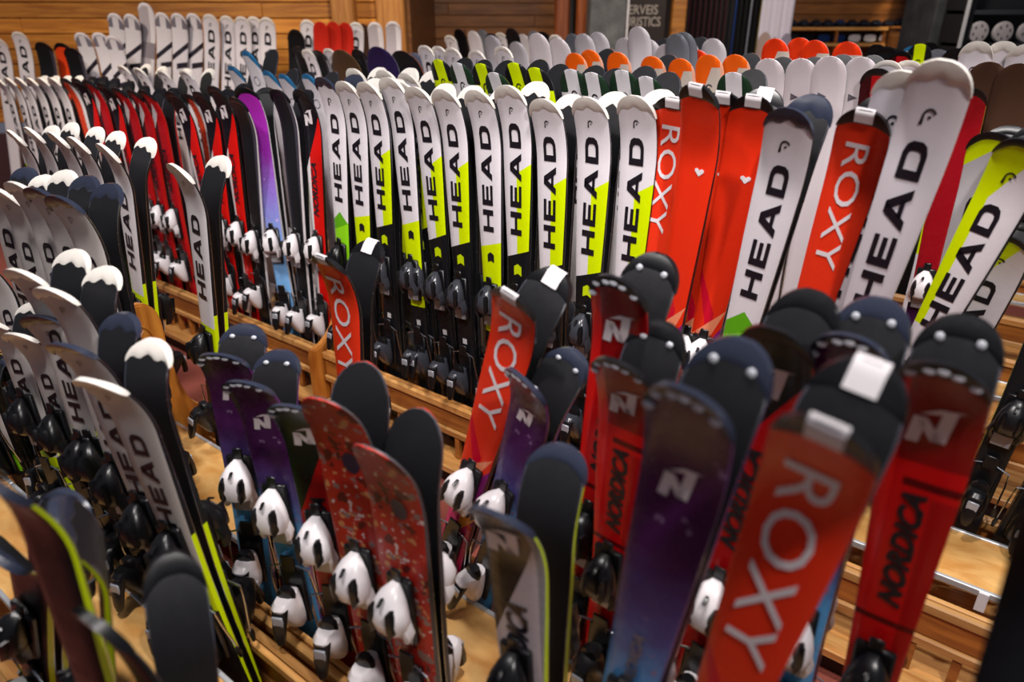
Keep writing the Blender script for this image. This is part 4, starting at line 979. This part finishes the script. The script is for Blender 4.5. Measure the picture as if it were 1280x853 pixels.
def helmet(loc, col, r=.085, label='', group=None, rz=0.0):
    h = empty('ski_helmet', loc, rz); tag(h, label, 'helmet', group)
    mb = MB(); rings = []
    for i in range(7):
        a = math.pi/2*i/6.3; rings.append([(r*math.cos(a)*math.cos(t)*(1 if math.sin(t) > 0 else .92), r*1.15*math.cos(a)*math.sin(t), r*.35+r*.85*math.sin(a)) for t in [2*math.pi*k/14 for k in range(14)]])
    rings.insert(0, [(x*.97, y*.97, 0 if y > -r*.3 else r*.35) for x, y, z in rings[0]])
    mb.loft(rings); mobj('shell', mb.mesh('helmet_shell', [plain('helmet_'+col, col, .18)], True, 60), h)
    mb = MB(); mb.loft([[(r*q*1.02*math.cos(t), -r*1.06*q*abs(math.sin(t))-.004, r*.30+dz) for t in [math.pi*k/10 for k in range(11)]]+[(r*q*.9*math.cos(t), -r*.9*abs(math.sin(t)), r*.30+dz) for t in [math.pi*k/10 for k in range(10, -1, -1)]] for q, dz in ((1, 0), (1.04, r*.18), (1.0, r*.42))])
    mobj('goggle_lens', mb.mesh('goggle_lens', [plain('lens', '#1a2436', .06)], True, 60), h); return h
def goggles(loc, col, label, group):
    g = empty('ski_goggles', loc); tag(g, label, 'goggles', group); mb = MB(); rings = []
    for y, k in ((.0, .9), (-.02, 1.0), (-.045, .98), (-.055, .85)):
        rings.append([(x, y+.9*abs(x)**1.6*1.4, z) for x, _, z in [(p[0], 0, p[1]+.045) for p in ring(0, 0, 0, .075*k, .045*k, 16, 3.2)]])
    mb.loft(rings); mobj('frame', mb.mesh('goggle_frame', [BLK], True, 50), g)
    mb = MB(); mb.loft([[(x, y+.9*abs(x)**1.6*1.4, z) for x, _, z in [(p[0], 0, p[1]+.045) for p in ring(0, 0, 0, .066*k, .037*k, 16, 3.2)]] for y, k in ((-.05, 1), (-.062, .9))])
    mobj('lens', mb.mesh('goggle_lens', [plain('lens_'+col, col, .08)], True, 50), g)
    mb = MB(); mb.tube([(-.062, .01, .045), (-.064, .06, .04), (0, .09, .04), (.064, .06, .04), (.062, .01, .045)], .010, 0, 6); mobj('strap', mb.mesh('goggle_strap', [BLK]), g)
z1 = at(1050, 34, SH).z; z2 = at(1050, 54, SH).z
names = {'#15151a': 'black', '#1d2f5c': 'navy blue', '#c8c4cc': 'white', '#2c4d8a': 'blue', '#23262e': 'charcoal'}
for i in range(9):
    c = ('#15151a', '#23262e', '#15151a', '#15151a', '#1d2f5c', '#15151a', '#15151a', '#23262e', '#15151a')[i]
    helmet((sx0+.08+i*.124, SH+.09, z1), c, .060, names[c]+' ski helmet on the upper shelf, '+ORD[8-i]+' helmet from the cabinet', names[c]+' helmets on the upper shelf')
for i in range(7):
    c = ('#23262e', '#15151a', '#1d2f5c', '#1d2f5c', '#c8c4cc', '#c8c4cc', '#c8c4cc')[i]
    goggles((sx0+.10+i*.158, SH+.08, z2), c, names[c]+' lensed goggles on the lower shelf, '+ORD[6-i]+' pair from the cabinet', names[c]+' lensed goggles on the lower shelf')
for i, c in enumerate(('#23262e', '#15151a', '#2c4d8a')): helmet((cx0+.13+i*.15, SH+.08, ztop), c, .06, names[c]+' ski helmet on top of the wooden cabinet')
# lit pine board beside the dark pillar
x0, x1 = xz(1142, 1176, 7.8); slab('trim_lit_board', x0, x1, 7.8, 7.83, ztop+.16, 2.7, WALLW, kind='structure')
l = bpy.data.lights.new('wall_lamp', 'SPOT'); l.energy = 45; l.spot_size = math.radians(42); l.spot_blend = .5; l.shadow_soft_size = .04; l.color = (1, .82, .5)
lo = bpy.data.objects.new('wall_lamp', l); C.objects.link(lo); lo.location = ((x0+x1)/2-.05, 7.35, 2.55); lo.rotation_euler = (Vector(((x0+x1)/2, 7.8, 1.9))-Vector(lo.location)).to_track_quat('-Z', 'Y').to_euler()
CON2 = concrete('concrete_dark', '#2e3033', '#4a4c50')
x0, x1 = xz(1168, 1212, 6.2); slab('wall_pillar_dark', x0, x1, 6.2, 6.7, 0, 2.7, CON2, kind='structure', bev=.01)
pp = empty('steel_pole', (at(1213, 0, 5.5).x, 5.5, 0)); tag(pp, 'slim pale steel pole standing by the dark pillar', 'pole')
mb = MB(); mb.tube([(0, 0, .02), (0, 0, 2.7)], .014, 0, 10); mobj('tube', mb.mesh('pole_tube', [plain('pale_steel', '#c4c6cc', .3, .3)]), pp)
mb = MB(); mb.box(-.05, .05, -.05, .05, 0, .02, 0, .004); mobj('foot_plate', mb.mesh('pole_foot', [ALU]), pp)
# black shelving with round white discs
bx0 = at(1209, 30, 5.6).x
bs = empty('black_shelving', (bx0, 5.6, 0)); tag(bs, 'black metal shelving unit behind the round white discs', 'shelving')
DK = plain('shelf_black', '#17181c', .45)
mb = MB(); mb.box(0, 1.3, .30, .33, 0, 2.2, 0); mobj('back_panel', mb.mesh('shelving_back', [DK], False), bs)
for z in (.3, .8, 1.25, 1.66, 2.1):
    mb = MB(); mb.box(0, 1.3, 0, .30, z, z+.03, 0, .003); mobj('shelf', mb.mesh('shelving_shelf', [plain('shelf_grey', '#2c2e35', .4)], False), bs)
for x in (0, 1.27):
    mb = MB(); mb.box(x, x+.03, -.005, .30, 0, 2.2, 0, .003); mobj('upright', mb.mesh('shelving_upright', [DK], False), bs)
def disc_thing(loc, i):
    d = empty('display_disc', loc); mb = MB(); k = 24; r = .072
    mb.loft([[(r*q*math.cos(2*math.pi*j/k), y, r+r*q*math.sin(2*math.pi*j/k)) for j in range(k)] for y, q in ((.02, .9), (.012, 1.0), (-.006, 1.0), (-.014, .92), (-.018, .3))])
    mobj('plate', mb.mesh('disc_plate', [plain('disc_grey', '#a8a4aa', .5)], True, 40), d)
    for a in range(6):
        t = math.pi/3*a+.3; mb = MB(); c0, s0 = .042*math.cos(t), .042*math.sin(t)
        mb.loft([[(c0+.007*math.cos(2*math.pi*j/8), y, r+s0+.011*math.sin(2*math.pi*j/8)) for j in range(8)] for y in (-.0185, -.010)]); mobj('slot', mb.mesh('disc_slot', [plain('slot_grey', '#55545a', .5)]), d)
    tag(d, 'round white perforated disc on black shelving, '+ORD[i]+' from the steel pole', 'disc', 'round white discs on the black shelving')
for i in range(3): disc_thing((bx0+.115+i*.178, 5.64, 1.474), i)
mb = MB(); mb.box(0, 1.3, 0, .29, 1.445, 1.472, 0, .003); mobj('shelf', mb.mesh('shelving_shelf', [plain('shelf_grey', '#2c2e35', .4)], False), bs)

# ---------------------------------------------------------------- labels of skis that come in rows: order along the rack, counted from a landmark
SHORT = dict(head_yel='white ski with neon yellow flank', head_wy='white over yellow lettered ski', head_wy_s='slim white and yellow ski', head_green='green arrow ski', head_big='glossy cream tipped ski',
    head_shade='shade-greyed navy tipped ski', head_lime='shade-greyed lime cream tipped ski', head_y2='neon yellow and white ski', head_corner='white ski with dark corner guards', head_ycorner='yellow ski with black corner guards',
    nord_blk_a='red ski with black emblem top', blackw='black ski with pale edge', orange='orange ski with black tip', red='deep red ski', white_tri='white ski with triangle mark', white='broad plain pale ski',
    grey='slate grey ski', orange_tip='orange tipped pale ski', red_tip='red tipped pale ski', brown='dark brown ski', bars='white ski with dark bars', silver='silver grey ski', head_wall='white ski with black letters',
    redplain='plain red ski', bluetip='blue tipped pale ski', black='plain black ski')
LM = {mid: ('the coral skis', 'middle rack', -.8), b2: ('the coral skis', 'far side', -.8), hd: ('the star panel', 'aisle side', -2.42), lf: ('the star panel', 'deck side', -2.42),
      lf2: ('the star panel', 'nearest rack', -2.42), wl: ('the corner posts', 'plank wall', 0), 'lower along the plank wall': ('the corner posts', 'low row', 0), 'in the farthest rack': ('the black shelving', 'farthest rack', 9),
      'in the white and orange rack': ('the black shelving', 'orange rack', 9), 'before the recess': ('the black shelving', 'by the recess', 9), 'below the round white discs': ('the pillar', 'under white discs', -9)}
sets = {}
for d in DEFER: sets.setdefault((d[1], d[2], d[4]), []).append(d)
fr_order = {}
for (key, where, part), ds in sets.items():
    lm, wh, s0 = LM[where]; ds.sort(key=lambda d: abs(d[3]-s0))
    for i, d in enumerate(ds):
        o = d[0]; nm = SHORT[key]
        if len(ds) == 1: o['label'] = ('black base paired behind the ' if part else '')+nm+' '+('in the ' if wh.endswith(('rack', 'row', 'side', 'wall')) and not wh.startswith('behind') else '')+wh
        elif part: o['label'] = 'base behind '+ORD[i]+' '+nm+' from '+lm+', '+wh
        else: o['label'] = nm+', '+ORD[i]+' such from '+lm+', '+wh
        if len(ds) > 1: o['group'] = nm+('s seen base on, ' if part else 's, ')+wh
